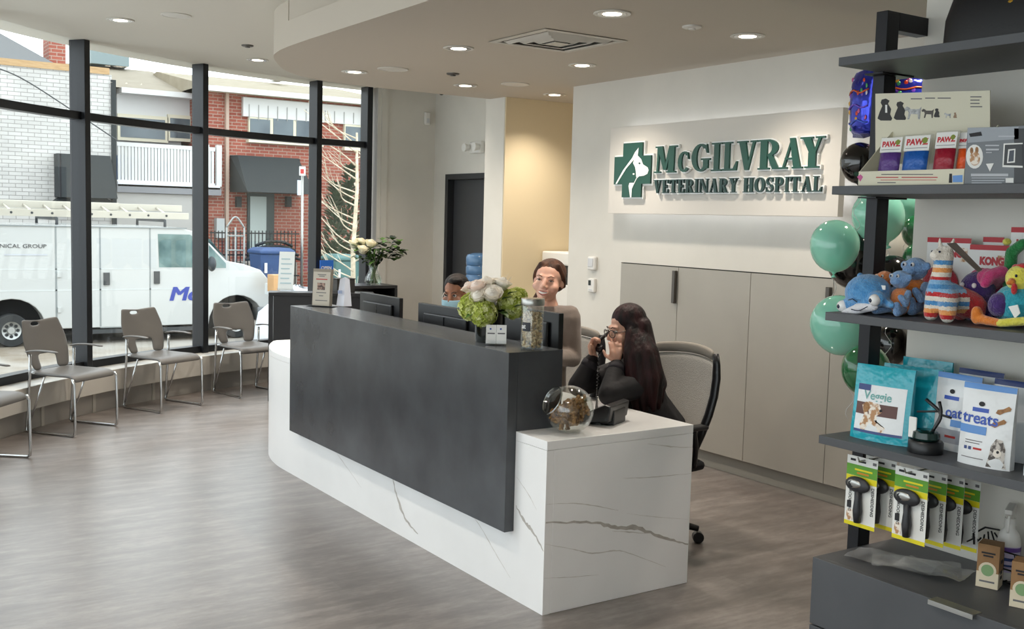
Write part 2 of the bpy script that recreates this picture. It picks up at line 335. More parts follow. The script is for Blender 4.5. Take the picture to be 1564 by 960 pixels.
# ================================================================ wall cabinets
for k, (ya, yb, yc, lab) in enumerate(((6.3, 5.652, 4.95, 'pair of taupe cupboard doors set in the wall below the left half of the sign'), (4.95, 4.268, 3.57, 'pair of taupe cupboard doors set in the wall next to the mint balloons'))):
    c = thing('storage_cabinet', lab, 'cabinet', (5.26, (ya+yc)/2, 0), group='wall cupboards')
    MB().box(5.217, 5.318, yc, ya, .118, 1.394).build('body', mat('shadow_gap', '#3c3935', .7), c)
    MB().box(5.246, 5.318, yc, ya, 0, .117).build('kickboard', mat('kick', '#a7a49b', .5), c)
    for y0, y1 in ((yb+.002, ya-.003), (yc+.002, yb-.002)):
        MB().box(5.195, 5.216, y0, y1, .122, 1.388).build('door', CABM, c, bevel=.001)
    hz0, hz1 = (1.13, 1.365) if k == 0 else (1.12, 1.34)
    dr = [o for o in c.children if o.name.startswith('door')][0]
    MB().box(5.165, 5.194, yb+.006, yb+.036, hz0, hz1).build('handle', HANDM, dr, bevel=.004)
# ================================================================ ceiling fittings
LAMPM = mat('lamp_glow', '#fff1dc', .5, emit=6); TRIM = mat('white_trim', '#d8d4cc', .4)
REFL = mat('lamp_reflector', '#e0dcd4', .25, .6)
spots = [(3.52, 4.413, 2.785, 'in front of the air vent'), (4.515, 4.413, 2.785, 'nearest the shelf above the sign wall'), (3.5, 5.945, 2.785, 'just left of the air vent'), (4.52, 5.98, 2.785, 'behind the air vent near the sign wall'),
    (3.48, 7.456, 2.785, 'near the curved edge of the lower ceiling'), (4.516, 7.55, 2.785, 'in front of the beige corridor'), (5.4, 7.525, 2.785, 'at the mouth of the beige corridor'),
    (1.944, 8.18, 3.08, 'above the chairs by the windows, leftmost'), (3.43, 9.405, 3.08, 'above the dark counter by the curved window'),
    (4.515, 2.9, 2.7, 'added out of view over the passage behind the shelves'), (1.2, 2.2, 3.08, 'added out of view over the entrance, right'), (1.2, 5.2, 3.08, 'added out of view over the open lobby floor'), (-1.0, 2.2, 3.08, 'added out of view over the entrance, left'), (1.2, -1.0, 3.08, 'added out of view behind the entrance, right'), (-1.0, -1.0, 3.08, 'added out of view behind the entrance, left'), (3.1, -1.0, 2.7, 'added out of view far back beside the shelf wall'), (7.4, 7.5, 2.785, 'added out of view deep inside the beige corridor'), (4.75, 9.0, 3.08, 'added unseen above the lower ceiling edge near the vase of roses')]  # unseen downlights added for light; the last brightens the back wall
proto = None
for x, y, z, where in spots:
    lab = 'round recessed ceiling downlight '+where
    if proto is None:
        t = thing('recessed_downlight', lab, 'ceiling light', (x, y, z), group='recessed downlights'); proto = t
        MB().lathe([(.078, -.001), (.098, -.001), (.1, -.005), (.096, -.008), (.08, -.006)], 28, closed=True).build('trim_ring', TRIM, t, smooth=40, local=True)
        MB().lathe([(.079, -.0065), (.05, -.002), (.001, -.001)], 24).build('reflector', REFL, t, smooth=40, local=True)
        MB().lathe([(.052, -.0055), (.05, -.0075), (.001, -.0078)], 20).build('lamp', LAMPM, t, local=True)
    else: t = dup(proto, (x, y, z), 0, lab)
    ld = bpy.data.lights.new('downlight_beam', 'SPOT'); ld.energy = LAMP_W*(1.7 if z > 3 else 1); ld.color = (1, .9, .78); ld.spot_size = math.radians(125); ld.spot_blend = .9; ld.shadow_soft_size = .05
    lo = bpy.data.objects.new('downlight_beam', ld); COL.objects.link(lo); lo.location = (0, 0, -.02); lo.parent = t
# air diffuser
VENTM = mat('vent_white', '#c9c5bc', .5); VD = mat('vent_dark', '#4a453e', .8)
t = thing('air_diffuser', 'square louvred air vent in the lower ceiling', 'air vent', (3.81, 5.3, 2.785))
def sq(mb, h, wd, z0, z1):
    rs = [[V((3.81+sx*(h-o), 5.3+sy*(h-o), z)) for sx, sy in ((-1, -1), (1, -1), (1, 1), (-1, 1))] for o, z in ((0, z0), (wd, z1), (wd+.006, z1+.004), (.006, z0+.004))]
    return mb.rings(rs, closed=True)
sq(MB(), .305, .04, 2.779, 2.776).build('frame', VENTM, t)
MB().box(3.55, 4.07, 5.04, 5.56, 2.7845, 2.7848).build('throat', VD, t)
for h in (.235, .17, .105): sq(MB(), h, .026, 2.782, 2.766).build('louvre', VENTM, t)
MB().box(3.76, 3.86, 5.25, 5.35, 2.764, 2.768).build('louvre', VENTM, t)
for i, (x, y, z, r, lab, nm, cat) in enumerate(((4.084, 4.413, 2.785, .055, 'small flat disc detector between two downlights near the air vent', 'smoke_detector', 'detector'), (4.082, 7.01, 2.785, .05, 'small dark disc sprinkler on the lower ceiling', 'ceiling_sprinkler', 'sprinkler'), (4.763, 7.183, 2.785, .11, 'flush round speaker grille in front of the corridor', 'ceiling_speaker', 'speaker'), (3.63, 7.116, 2.785, .11, 'flush round speaker grille near the curved ceiling edge', 'ceiling_speaker', 'speaker'), (2.213, 7.712, 3.08, .1, 'flush round speaker grille over the waiting chairs', 'ceiling_speaker', 'speaker'), (3.073, 8.665, 3.08, .05, 'small dark disc sprinkler near the windows', 'ceiling_sprinkler', 'sprinkler'))):
    t = thing(nm, lab, cat, (x, y, z))
    MB().lathe([(.001, -.0005), (r, -.0005), (r*.97, -.008 if r < .08 else -.004), (r*.8, -.012 if r < .08 else -.005), (.001, -.013 if r < .08 else -.005)], 24).build('cover', TRIM if nm != 'ceiling_sprinkler' else HANDM, t, smooth=40, local=True)
    if nm == 'smoke_detector': MB().lathe([(.0, -.0135), (.02, -.0135), (.018, -.02), (.0, -.02)], 12).build('sensor_cap', TRIM, t, local=True)
    if nm == 'ceiling_speaker': MB().lathe([(r*.97, -.001), (r*1.05, -.001), (r*1.05, -.006), (r*.97, -.0065)], 24, closed=True).build('rim', TRIM, t, local=True, smooth=40)
    if nm == 'ceiling_sprinkler': MB().lathe([(.0, -.0125), (.022, -.0125), (.02, -.02), (.0, -.021)], 12).build('pin', HANDM, t, local=True)
# ================================================================ illuminated wall sign
def ringarc(cx, cy, rx, ry, tx, ty, a0, a1, n=14):
    A = [math.radians(a0+(a1-a0)*i/n) for i in range(n+1)]
    return [(cx+rx*math.cos(a), cy+ry*math.sin(a)) for a in A]+[(cx+(rx-tx)*math.cos(a), cy+(ry-ty)*math.sin(a)) for a in A[::-1]]
def rc(a, b_, c, d): return [(a, b_), (c, b_), (c, d), (a, d)]
def ser(x0, x1, top, h=.055): return rc(x0, 1-h, x1, 1) if top else rc(x0, 0, x1, h)
GL = {
 'M': [[(.11, 0), (.19, 0), (.23, 1), (.14, 1)], ser(0, .3, 0), ser(.04, .26, 1), [(.12, 1), (.36, 1), (.56, .1), (.43, .1)], [(.45, .1), (.56, .1), (.76, 1), (.66, 1)], [(.66, 1), (.9, 1), (.88, 0), (.64, 0)], ser(.56, .97, 0), ser(.72, 1, 1)],
 'C': [ringarc(.52, .5, .5, .5, .3, .1, 48, 318), [(.72, .95), (.82, .95), (.9, .62), (.82, .62)]],
 'G': [ringarc(.5, .5, .49, .5, .27, .08, 50, 330, 18), [(.7, .9), (.82, .98), (.88, .66), (.81, .66)], [(.64, .08), (.9, .12), (.9, .46), (.64, .46)], rc(.52, .41, 1, .47)],
 'I': [rc(.27, 0, .73, 1), ser(.02, .98, 0), ser(.02, .98, 1)],
 'L': [rc(.14, 0, .46, 1), ser(0, .62, 1), rc(0, 0, .94, .07), [(.66, 0), (.94, 0), (1, .32), (.92, .32)]],
 'V': [[(.1, 1), (.42, 1), (.62, .16), (.55, 0), (.42, 0)], [(.78, 1), (.9, 1), (.6, 0), (.5, 0)], ser(0, .52, 1), ser(.66, 1, 1)],
 'R': [rc(.1, 0, .4, 1), ser(0, .52, 0), ser(0, .5, 1), ringarc(.42, .72, .46, .28, .26, .07, -90, 90, 12), [(.42, .47), (.62, .5), (.9, .05), (.9, 0), (.66, 0)], ser(.68, 1, 0)],
 'P': [rc(.12, 0, .44, 1), ser(0, .58, 0), ser(0, .5, 1), ringarc(.46, .71, .5, .29, .28, .07, -90, 90, 12)],
 'A': [[(.1, 0), (.2, 0), (.54, .96), (.46, .96)], [(.4, 1), (.62, 1), (.92, 0), (.62, 0)], rc(.22, .3, .7, .36), ser(0, .34, 0), ser(.54, 1, 0)],
 'Y': [[(.08, 1), (.42, 1), (.66, .46), (.4, .46)], [(.76, 1), (.88, 1), (.64, .46), (.56, .46)], rc(.36, 0, .66, .5), ser(.22, .8, 0), ser(0, .52, 1), ser(.64, 1, 1)],
 'E': [rc(.14, 0, .46, 1), ser(0, .3, 0), ser(0, .3, 1), rc(.3, .93, .92, 1), rc(.3, 0, .95, .07), rc(.4, .47, .72, .53), [(.84, .72), (.92, .72), (.92, 1), (.72, 1)], [(.87, .3), (.97, .3), (.95, 0), (.72, 0)], rc(.68, .38, .76, .62)],
 'T': [rc(.34, 0, .66, 1), ser(.18, .82, 0), rc(.02, .93, .98, 1), [(0, .68), (.08, .68), (.22, 1), (.02, 1)], [(1, .68), (.92, .68), (.78, 1), (.98, 1)]],
 'N': [rc(.1, 0, .19, 1), [(.06, 1), (.32, 1), (.9, 0), (.72, 0)], rc(.8, 0, .9, 1), ser(0, .3, 0), ser(.68, 1, 1)],
 'H': [rc(.1, 0, .38, 1), rc(.62, 0, .9, 1), rc(.3, .46, .7, .53), ser(0, .46, 0), ser(0, .46, 1), ser(.54, 1, 0), ser(.54, 1, 1)],
 'O': [ringarc(.5, .5, .5, .5, .28, .07, 0, 180, 14), ringarc(.5, .5, .5, .5, .28, .07, 180, 360, 14)],
 'S': [ringarc(.5, .73, .44, .27, .2, .08, 35, 250, 12), ringarc(.5, .27, .46, .27, .2, .08, -145, 70, 12), [(.12, .78), (.36, .66), (.92, .2), (.72, .3)], rc(.8, .68, .9, .98), rc(.06, .02, .15, .34)]}
def grow(poly, m):
    a = sum(poly[i][0]*poly[(i+1) % len(poly)][1]-poly[(i+1) % len(poly)][0]*poly[i][1] for i in range(len(poly)))
    if a < 0: poly = poly[::-1]
    out = []; n = len(poly)
    for i in range(n):
        p0, p1, p2 = V(poly[i-1]), V(poly[i]), V(poly[(i+1) % n]); d1 = (p1-p0); d2 = (p2-p1)
        if d1.length < 1e-7 or d2.length < 1e-7: out.append(tuple(p1)); continue
        d1.normalize(); d2.normalize(); n1 = V((d1.y, -d1.x)); n2 = V((d2.y, -d2.x)); k = (n1+n2)
        k = k/max(.6, k.length_squared/2) if k.length > 1e-6 else n1
        out.append(tuple(p1+k*m))
    return out
SGN = mat('sign_green', '#0d4a3b', .4); SGD = mat('sign_dark_green', '#143b35', .4); SW = mat('acrylic_white', '#f4f5f3', .3)
PANEL = mat('sign_panel_white', '#dad4cb', .45)
LED = mat('led_strip', '#f1f6ff', .5, emit=4.5)
S = 5.08
sign = thing('wall_sign', 'back-lit white panel with green veterinary hospital lettering and a cross emblem', 'sign', (5.14, 5.255, 1.766))
MB().box(S, S+.05, 4.171, 6.339, 1.766, 2.407).build('panel', PANEL, sign, bevel=.002)
MB().box(S+.07, 5.199, 4.6, 4.66, 1.9, 2.3).box(S+.05, S+.07, 4.5, 6.0, 2.05, 2.1).box(S+.07, 5.199, 5.85, 5.91, 1.9, 2.3).build('bracket', STEEL, sign)
for nm, bx in (('t', (4.25, 6.26, 2.352, 2.364)), ('b', (4.25, 6.26, 1.809, 1.821)), ('r', (4.205, 4.217, 1.83, 2.34)), ('l', (6.293, 6.305, 1.83, 2.34))):
    MB().box(S+.0505, S+.062, *bx).build('light_strip', LED, sign)
def letter(ch, y0, y1, z0, z1, m):
    a = MB(); c = MB()
    for i, pl in enumerate(GL[ch]):
        q = [(y0+(y1-y0)*p[0], z0+(z1-z0)*p[1]) for p in pl]
        a.prism(q, S-.034-.00005*i, S-.0205, 0); c.prism(grow(q, .0085), S-.02-.00004*i, S-.0015, 0)
    o = a.build('letter', m, sign); c.build('letter_backing', SW, o)
for ch, y0, y1, h in (('M', 5.79, 5.557, 1), ('C', 5.545, 5.421, .76), ('G', 5.408, 5.228, 1), ('I', 5.218, 5.118, 1), ('L', 5.111, 4.975, 1), ('V', 4.985, 4.804, 1), ('R', 4.796, 4.608, 1), ('A', 4.612, 4.43, 1), ('Y', 4.455, 4.268, 1)):
    letter(ch, y0, y1, 2.057, 2.057+.187*h, SGN)
WD = dict(V=.95, E=.8, T=.9, R=.95, I=.45, N=1, A=.97, Y=.95, H=1.05, O=1, S=.75, P=.85, L=.78)
for word, y0, y1 in (('VETERINARY', 5.79, 4.962), ('HOSPITAL', 4.916, 4.274)):
    tot = sum(WD[c] for c in word)+.07*(len(word)-1); k = (y0-y1)/tot; y = y0
    for c in word: letter(c, y, y-WD[c]*k, 1.914, 2.008, SGD); y -= (WD[c]+.07)*k
# cross emblem with the white head of a dog
yc, zc = 6.0315, 2.084
cr = [(-.1085, -.198), (.1085, -.198), (.1085, -.1015), (.2065, -.1015), (.2065, .1015), (.1085, .1015), (.1085, .198), (-.1085, .198), (-.1085, .1015), (-.2065, .1015), (-.2065, -.1015), (-.1085, -.1015)]
cr = [(yc+a, zc+b_) for a, b_ in cr]
em = MB().prism(cr, S-.034, S-.0205, 0).build('cross_emblem', SGN, sign); MB().prism(grow(cr, .012), S-.02, S-.0015, 0).build('emblem_backing', SW, em)
def emb(pts, x): return [tuple(onx(930+p[0]/8.725, 200+p[1]/8.725, S-.036).yz) for p in pts]
head = emb([(398, 220), (350, 280), (310, 360), (335, 385), (322, 425), (350, 480), (360, 540), (365, 610), (372, 632), (400, 603), (465, 595), (512, 570), (530, 520), (515, 483), (455, 445), (430, 375), (385, 325)], 0)
MB().prism(head, S-.037, S-.0345, 0).build('dog_head', SW, em)
MB().prism(emb([(310, 358), (330, 385), (230, 500), (105, 705), (90, 705), (95, 690), (190, 520)], 0), S-.0368, S-.0345, 0).build('back_line', SW, em)
MB().prism(emb([(335, 688), (275, 690), (262, 730), (282, 885), (300, 885), (305, 770), (330, 715), (372, 632), (362, 628)], 0), S-.0366, S-.0345, 0).build('chest', SW, em)
def edot(x, y, r): return emb([(x+r*math.cos(a*PI/6), y+r*math.sin(a*PI/6)) for a in range(12)], 0)
MB().prism(edot(410, 430, 13), S-.0385, S-.0371, 0).build('eye', SGD, em); MB().prism(edot(328, 572, 12), S-.0362, S-.0345, 0).build('eye', SW, em)
# ================================================================ small devices on the walls
WPL = mat('white_plastic', '#e4e2dd', .4); GPL = mat('pale_grey_plastic', '#cfd0d2', .4); SCRN = mat('dark_screen', '#1d2420', .2)
t = thing('thermostat', 'white rounded wall sensor, upper of two beside the cupboards', 'thermostat', (5.2, 6.64, 1.31))
MB().box(5.165, 5.1995, 6.595, 6.69, 1.315, 1.425).build('case', WPL, t, bevel=.014, seg=3); MB().box(5.16, 5.164, 6.61, 6.672, 1.345, 1.41).build('faceplate', GPL, t, bevel=.0015)
t = thing('thermostat', 'white thermostat with a small dark display, lower of two beside the cupboards', 'thermostat', (5.2, 6.64, 1.13))
MB().box(5.172, 5.1995, 6.6, 6.68, 1.14, 1.25).build('case', WPL, t, bevel=.006); MB().box(5.17, 5.1715, 6.638, 6.67, 1.195, 1.235).build('display', SCRN, t); MB().box(5.169, 5.1715, 6.62, 6.66, 1.155, 1.165).build('button', GPL, t)
t = thing('emergency_light', 'white twin-head emergency light above the dark door', 'emergency light', (5.87, 9.5, 2.36))
MB().box(5.82, 5.8695, 9.395, 9.625, 2.38, 2.5).build('case', WPL, t, bevel=.01, seg=3)
for y in (9.43, 9.63): MB().lathe([(.001, .0), (.03, .0), (.043, .05), (.043, .06), (.001, .062)], 18, Mx.Translation((5.815, y, 2.44)) @ Mx.Rotation(-PI/2, 4, 'Y')).build('lamp_head', WPL, t, smooth=40)
t = thing('motion_sensor', 'small white motion sensor high in the wall corner', 'sensor', (5.75, 10.449, 2.72))
MB().box(5.72, 5.78, 10.4, 10.449, 2.72, 2.86).build('case', WPL, t, bevel=.012, seg=3); MB().box(5.732, 5.768, 10.396, 10.4, 2.74, 2.79).build('lens', GPL, t, bevel=.001)
t = thing('dome_camera', 'tiny dark dome camera under the ceiling in the corner', 'camera', (5.8, 10.2, 3.08))
MB().lathe([(.001, -.0005), (.05, -.0005), (.045, -.02), (.001, -.021)], 16).build('base', WPL, t, local=True, smooth=40); MB().ell((0, 0, -.02), (.03, .03, .03), 12, 8).build('dome', SCRN, t, local=True, smooth=1)
# water cooler in the recess
t = thing('water_cooler', 'water cooler with a blue bottle in front of the dark door', 'water cooler', (5.55, 8.93, 0))
MB().box(5.41, 5.69, 8.79, 9.07, 0, 1.0).build('body', WPL, t, bevel=.02, seg=3)
MB().box(5.4, 5.409, 8.87, 8.99, .78, .86).build('tap_panel', GPL, t)
JUG = mat('blue_bottle', '#5f88b4', .15, trans=.35)
prof = [(.05, 1.001), (.06, 1.03), (.13, 1.08), (.135, 1.13), (.128, 1.145), (.135, 1.16), (.135, 1.22), (.128, 1.235), (.135, 1.25), (.135, 1.32), (.12, 1.345), (.06, 1.36), (.001, 1.36)]
MB().lathe([(r, z) for r, z in prof], 24, c=(5.55, 8.93, 0)).build('bottle', JUG, t, smooth=40)
# printer on a small white cabinet in the corridor
t = thing('office_cabinet', 'low white cabinet in the corridor under the printer', 'cabinet', (5.85, 7.72, 0))
MB().box(5.6, 6.15, 7.47, 7.975, 0, 1.13).build('body', WPL, t, bevel=.004)
MB().box(5.62, 6.13, 7.455, 7.469, .03, 1.1).build('door', WPL, t, bevel=.003); MB().box(5.7, 5.72, 7.44, 7.4545, .6, .75).build('handle', STEEL, t)
t = thing('printer', 'white and black office printer on the cabinet in the corridor', 'printer', (5.87, 7.72, 1.13))
MB().box(5.63, 6.12, 7.5, 7.95, 1.131, 1.23).build('base', mat('printer_black', '#1b1b1d', .4), t, bevel=.01); MB().box(5.63, 6.12, 7.52, 7.95, 1.2305, 1.3).build('paper_slot', mat('printer_black', '#1b1b1d', .4), t, bevel=.01)
MB().box(5.62, 6.13, 7.49, 7.96, 1.3005, 1.42).build('top', WPL, t, bevel=.015, seg=3); MB().box(5.7, 5.9, 7.4, 7.51, 1.245, 1.25).build('paper_tray', GPL, t)
# ================================================================ waiting chairs
CPL = mat('grey_chair_plastic', '#6e6c69', .42, var='#696765', scale=4)
def solid(mb, name, m, parent, th, local=True, sub=1, smooth=1, off=0):
    o = mb.build(name, m, parent, smooth=smooth, local=local)
    s_ = o.modifiers.new('t', 'SOLIDIFY'); s_.thickness = th; s_.offset = off
    if sub: q = o.modifiers.new('s', 'SUBSURF'); q.levels = sub; q.render_levels = sub
    return o
def grid(fn, us, vs, skip=lambda i, j: False):
    mb = MB(); n = len(us); idx = {}; fs = []
    pts = [fn(u, v) for v in vs for u in us]
    for j in range(len(vs)-1):
        for i in range(n-1):
            if not skip(i, j): fs.append((j*n+i, j*n+i+1, (j+1)*n+i+1, (j+1)*n+i))
    used = sorted({k for f in fs for k in f}); mp = {k: i for i, k in enumerate(used)}
    return mb.add([pts[k] for k in used], [tuple(mp[k] for k in f) for f in fs])
def waiting_chair(label, loc, rot):
    t = thing('waiting_chair', label, 'chair', loc, rot, 'waiting chairs by the window')
    us = [-1, -.8, -.5, -.25, 0, .25, .5, .8, 1]
    def seat(u, v):                    # v 0 front .. 1 back
        y = -.245+.45*v; z = .455-.012*math.sin(v*PI)*(1-u*u*.5)-(.05 if v == 0 else 0)-(.008 if v < .15 and v > 0 else 0); return V((u*(.23-.015*v), y-(0 if v else -.012), z))
    solid(grid(seat, us, [0, .08, .2, .4, .6, .8, 1]), 'seat', CPL, t, .028)
    bu = [-1, -.72, -.42, -.2, 0, .2, .42, .72, 1]; bv = [0, .15, .3, .36, .6, .8, .86, .93, 1]
    def back(u, v):
        wd = .185+.05*math.sin(min(1, v/.6)*PI/2)-.045*max(0, v-.6)/.4
        return V((u*wd, .185+.115*v-.045*(1-u*u)*-1*.6-.02, .462+.385*v-.02*(1-abs(u))*(v > .95)))
    solid(grid(back, bu, bv, lambda i, j: (j < 2 and 2 <= i <= 5) or (j == 6 and i in (2, 3))), 'backrest', CPL, t, .014)
    for s in (-1, 1):
        x = s*.236
        pth = [(x, .16, .60), (x, .165, .46), (x, .2, .06), (x, .205, .02), (x, .19, .009), (x, 0, .009), (x, -.22, .009), (x, -.24, .02), (x, -.243, .06), (x, -.238, .40), (x, -.22, .435)]
        MB().tube(pth, .0105, 8).build('sled_leg', CHROME, t, smooth=1, local=True)
        MB().tube([(x, .165, .46), (s*.15, .1, .44)], .008, 8).tube([(x, .195, .02), (s*.236, .03, .435)], .007, 8).build('brace', CHROME, t, smooth=1, local=True)
        am = MB().tube(bez([(x, .2, .615), (x*1.02, .1, .63), (x*1.04, -.02, .632), (x*1.03, -.1, .625)], 4), [.012]+[.022]*11+[.012], 8, flat=(1, .35)); am.build('armrest', CPL, t, smooth=1, local=True)
    MB().tube([(-.22, -.215, .432), (.22, -.215, .432)], .008, 8).build('crossbar', CHROME, t, smooth=1, local=True)
    return t
def pol(r, a): return (GC.x+r*math.cos(math.radians(a)), GC.y+r*math.sin(math.radians(a)), 0)
c0 = waiting_chair('grey plastic waiting chair in front of the first wide window mullion, second from left', pol(5.2, 134.6), math.radians(134.6-90-6))
dup(c0, pol(5.18, 122.4), math.radians(122.4-90-4), 'grey plastic waiting chair in the middle of the window, between two mullions')
dup(c0, pol(5.12, 111.4), math.radians(111-90-6), 'grey plastic waiting chair nearest the dark counter')
dup(c0, pol(5.22, 147.8), math.radians(145.6-90-4), 'grey plastic waiting chair cut off by the left edge of the picture')
# ================================================================ dark counter by the window
BLK = mat('black_laminate', '#1c1c1f', .35, var='#202023', scale=4)
t = thing('side_counter', 'black standing counter behind the far end of the reception desk', 'counter', (3.9, 9.2, 0))
M = frame((3.43, 9.1, 0), (.40, -.165, 0), (.38, .925, 0)); M = Mx((M.col[0], M.col[1], (0, 0, 1, 0), (3.43, 9.1, 0, 1))).transposed()
MB().box(0, .95, 0, .25, .96, .99, M).build('top', BLK, t, bevel=.002)
MB().box(.045, .95, .01, .03, .06, .959, M).build('front_panel', BLK, t); MB().box(0, .04, 0, .25, 0, .959, M).build('side_panel', BLK, t, bevel=.002); MB().box(.91, .95, 0, .25, 0, .959, M).build('side_panel', BLK, t)
t = thing('open_cabinet', 'black open-fronted cabinet carrying the vase of white flowers', 'cabinet', (4.72, 9.8, 0))
MB().box(4.4, 5.0, 9.62, 10.02, .97, 1.0).build('top', BLK, t, bevel=.002); MB().box(4.4, 4.43, 9.62, 10.02, 0, .969).build('side_panel', BLK, t); MB().box(4.97, 5.0, 9.62, 10.02, 0, .969).build('side_panel', BLK, t)
MB().box(4.4305, 4.9695, 9.99, 10.02, 0, .969).build('back_panel', BLK, t); MB().box(4.4305, 4.9695, 9.63, 9.989, .72, .745).build('shelf', BLK, t)
# ================================================================ things on the desk
BPL = mat('black_plastic', '#141518', .35); BPG = mat('black_gloss', '#0d0e12', .15); PAPER = mat('white_paper', '#e9e9e6', .6); INK = mat('print_grey', '#6c6a6c', .7); INKD = mat('print_dark', '#262528', .7)
INKR = mat('print_red', '#b8322e', .6); INKB = mat('print_blue', '#2f4f9a', .5); CLEAR = glassmat('clear_glass', (.97, .985, .98, 1), .06, .02); ACRY = glassmat('acrylic', (.96, .97, .98, 1), .05, .05)
def monitor(label, x, y, z0, wd, ht, rot):
    t = thing('computer_monitor', label, 'monitor', (x, y, ZW), rot, 'reception monitors')     # local: back faces -x
    z = z0-ZW
    MB().box(-.012, .016, -wd/2, wd/2, z, z+ht).build('panel', BPL, t, bevel=.004, local=True)
    MB().box(.0162, .0175, -wd/2+.012, wd/2-.012, z+.012, z+ht-.012).build('screen', BPG, t, local=True)
    MB().box(-.03, -.0125, -wd*.36, wd*.36, z+.05, z+ht-.05).build('back_cover', BPL, t, bevel=.008, local=True)
    MB().box(-.031, -.0305, -.006, .006, z+.06, z+ht-.06).build('seam', BPG, t, local=True)
    MB().box(-.055, -.0315, -.04, .04, .01, z+ht*.55).build('stand', BPL, t, bevel=.006, local=True); MB().lathe([(.001, 0), (.12, 0), (.118, .008), (.02, .012), (.001, .012)], 28, Mx.Translation((-.04, 0, .0005))).build('foot', BPL, t, smooth=40, local=True)
monitor('black computer monitor behind the brochure holder, farthest left', 3.03, 6.06, .87, .56, .33, 0)
monitor('black computer monitor left of the flower arrangement', 3.03, 5.2, .85, .62, .345, math.radians(3))
monitor('black computer monitor behind the tall treat jar', 3.03, 4.38, .89, .56, .365, math.radians(-2))
# brochure holder and folded paper
t = thing('brochure_holder', 'upright leaflet with a photo in a holder at the far end of the desk', 'brochure holder', (2.72, 6.24, ZT_))
Mb = frame((2.675, 6.32, ZT_+.004), (.62, -.78, 0), (.05, .05, .99))
MB().box(0, .12, 0, .215, -.004, 0, Mb).build('leaflet', mat('leaflet_in_shade', '#c4bcae', .6), t); MB().box(-.005, .125, -.003, .235, -.03, -.0045, Mb).build('card_back', mat('leaflet_side', '#8d8578', .6), t)  # leaflet sheet greyed, its backlit shade put into the colour
MB().box(.03, .085, .1, .145, .0003, .0008, Mb).build('picture', mat('leaflet_photo', '#4a332c', .5, var='#a98a78', scale=60, contrast=(.45, .6)), t)
MB().box(.02, .1, .165, .171, .0003, .0008, Mb).build('red_line', INKR, t)
for zz, a, c in ((.195, .03, .09), (.08, .025, .095), (.06, .045, .075), (.03, .02, .105), (.185, .04, .08)): MB().box(a, c, zz, zz+.005, .0003, .0008, Mb).build('text_line', INK, t)
MB().box(-.02, .17, -.003, .0, -.02, .05, Mb).build('base', BPL, t)
t = thing('folded_paper', 'white folded paper sheet standing beside the leaflet', 'paper', (2.84, 6.2, ZT_))
Mb = frame((2.81, 6.25, ZT_+.003), (.7, -.7, 0), (0, 0, 1))
b = MB().add([Mb @ V(p) for p in ((0, 0, 0), (.06, 0, .03), (.1, 0, -.01), (.012, .17, -.03), (.05, .185, -.02), (.075, .17, -.035), (.05, 0, -.06))], [(0, 1, 4, 3), (1, 2, 5, 4), (2, 6, 5), (6, 0, 3), (3, 4, 5), (6, 3, 5)])
b.build('sheet', mat('cool_paper', '#e3e8f5', .6), t); MB().box(.015, .045, .08, .1, .0165, .017, Mb).build('print', mat('pale_print', '#a9b6d6', .6), t)
# ---------------------------------------------------------------- flowers
def leaf(mb, p, d, L, W, droop=.2, up=(0, 0, 1)):
    p = V(p); d = V(d).normalized(); s = d.cross(V(up)); s = s.normalized() if s.length > .05 else V((1, 0, 0)); n = s.cross(d).normalized(); row = []
    for k, wv in enumerate((.08, .75, 1, .7, .04)):
        t_ = k/4; c = p+d*(L*t_)-V((0, 0, 1))*(droop*L*t_*t_); row.append((c-s*(W*wv/2)+n*(W*.12*wv), c-n*(W*.0), c+s*(W*wv/2)+n*(W*.12*wv)))
    vs = [q for r in row for q in r]; fs = []
    for k in range(4): fs += [(k*3, k*3+1, k*3+4, k*3+3), (k*3+1, k*3+2, k*3+5, k*3+4)]
    mb.add(vs, fs)
def sph(rr):
    z = rr.uniform(-1, 1); a = rr.uniform(0, 2*PI); q = math.sqrt(1-z*z); return V((q*math.cos(a), q*math.sin(a), z))
LEAFM = mat('leaf_green', '#3d5c27', .45, var='#5a7c36', scale=18); LEAFD = mat('deep_leaf', '#1b2a18', .4)
def petalmat(name, c, tr=.45):
    if name in MATS: return MATS[name]
    m = bpy.data.materials.new(name); m.use_nodes = True; n = m.node_tree.nodes; l = m.node_tree.links; n.clear()
    o = n.new('ShaderNodeOutputMaterial'); x = n.new('ShaderNodeMixShader'); d = n.new('ShaderNodeBsdfDiffuse'); t_ = n.new('ShaderNodeBsdfTranslucent'); x.inputs[0].default_value = tr
    tc = n.new('ShaderNodeTexCoord'); z = n.new('ShaderNodeTexNoise'); z.inputs['Scale'].default_value = 30; l.new(tc.outputs['Object'], z.inputs['Vector']); r = n.new('ShaderNodeValToRGB'); q = lin(c); r.color_ramp.elements[0].color = tuple(k*.88 for k in q[:3])+(1,); r.color_ramp.elements[1].color = q; l.new(z.outputs[0], r.inputs[0])
    for k in (d, t_): l.new(r.outputs[0], k.inputs[0])
    l.new(d.outputs[0], x.inputs[1]); l.new(t_.outputs[0], x.inputs[2]); l.new(x.outputs[0], o.inputs[0]); MATS[name] = m; return m
HYD = petalmat('hydrangea_green', '#dde48e', .25); ROSEW = petalmat('cream_petal', '#fffaf0', .22); ROSEP = petalmat('blush_petal', '#fdeee4', .22)
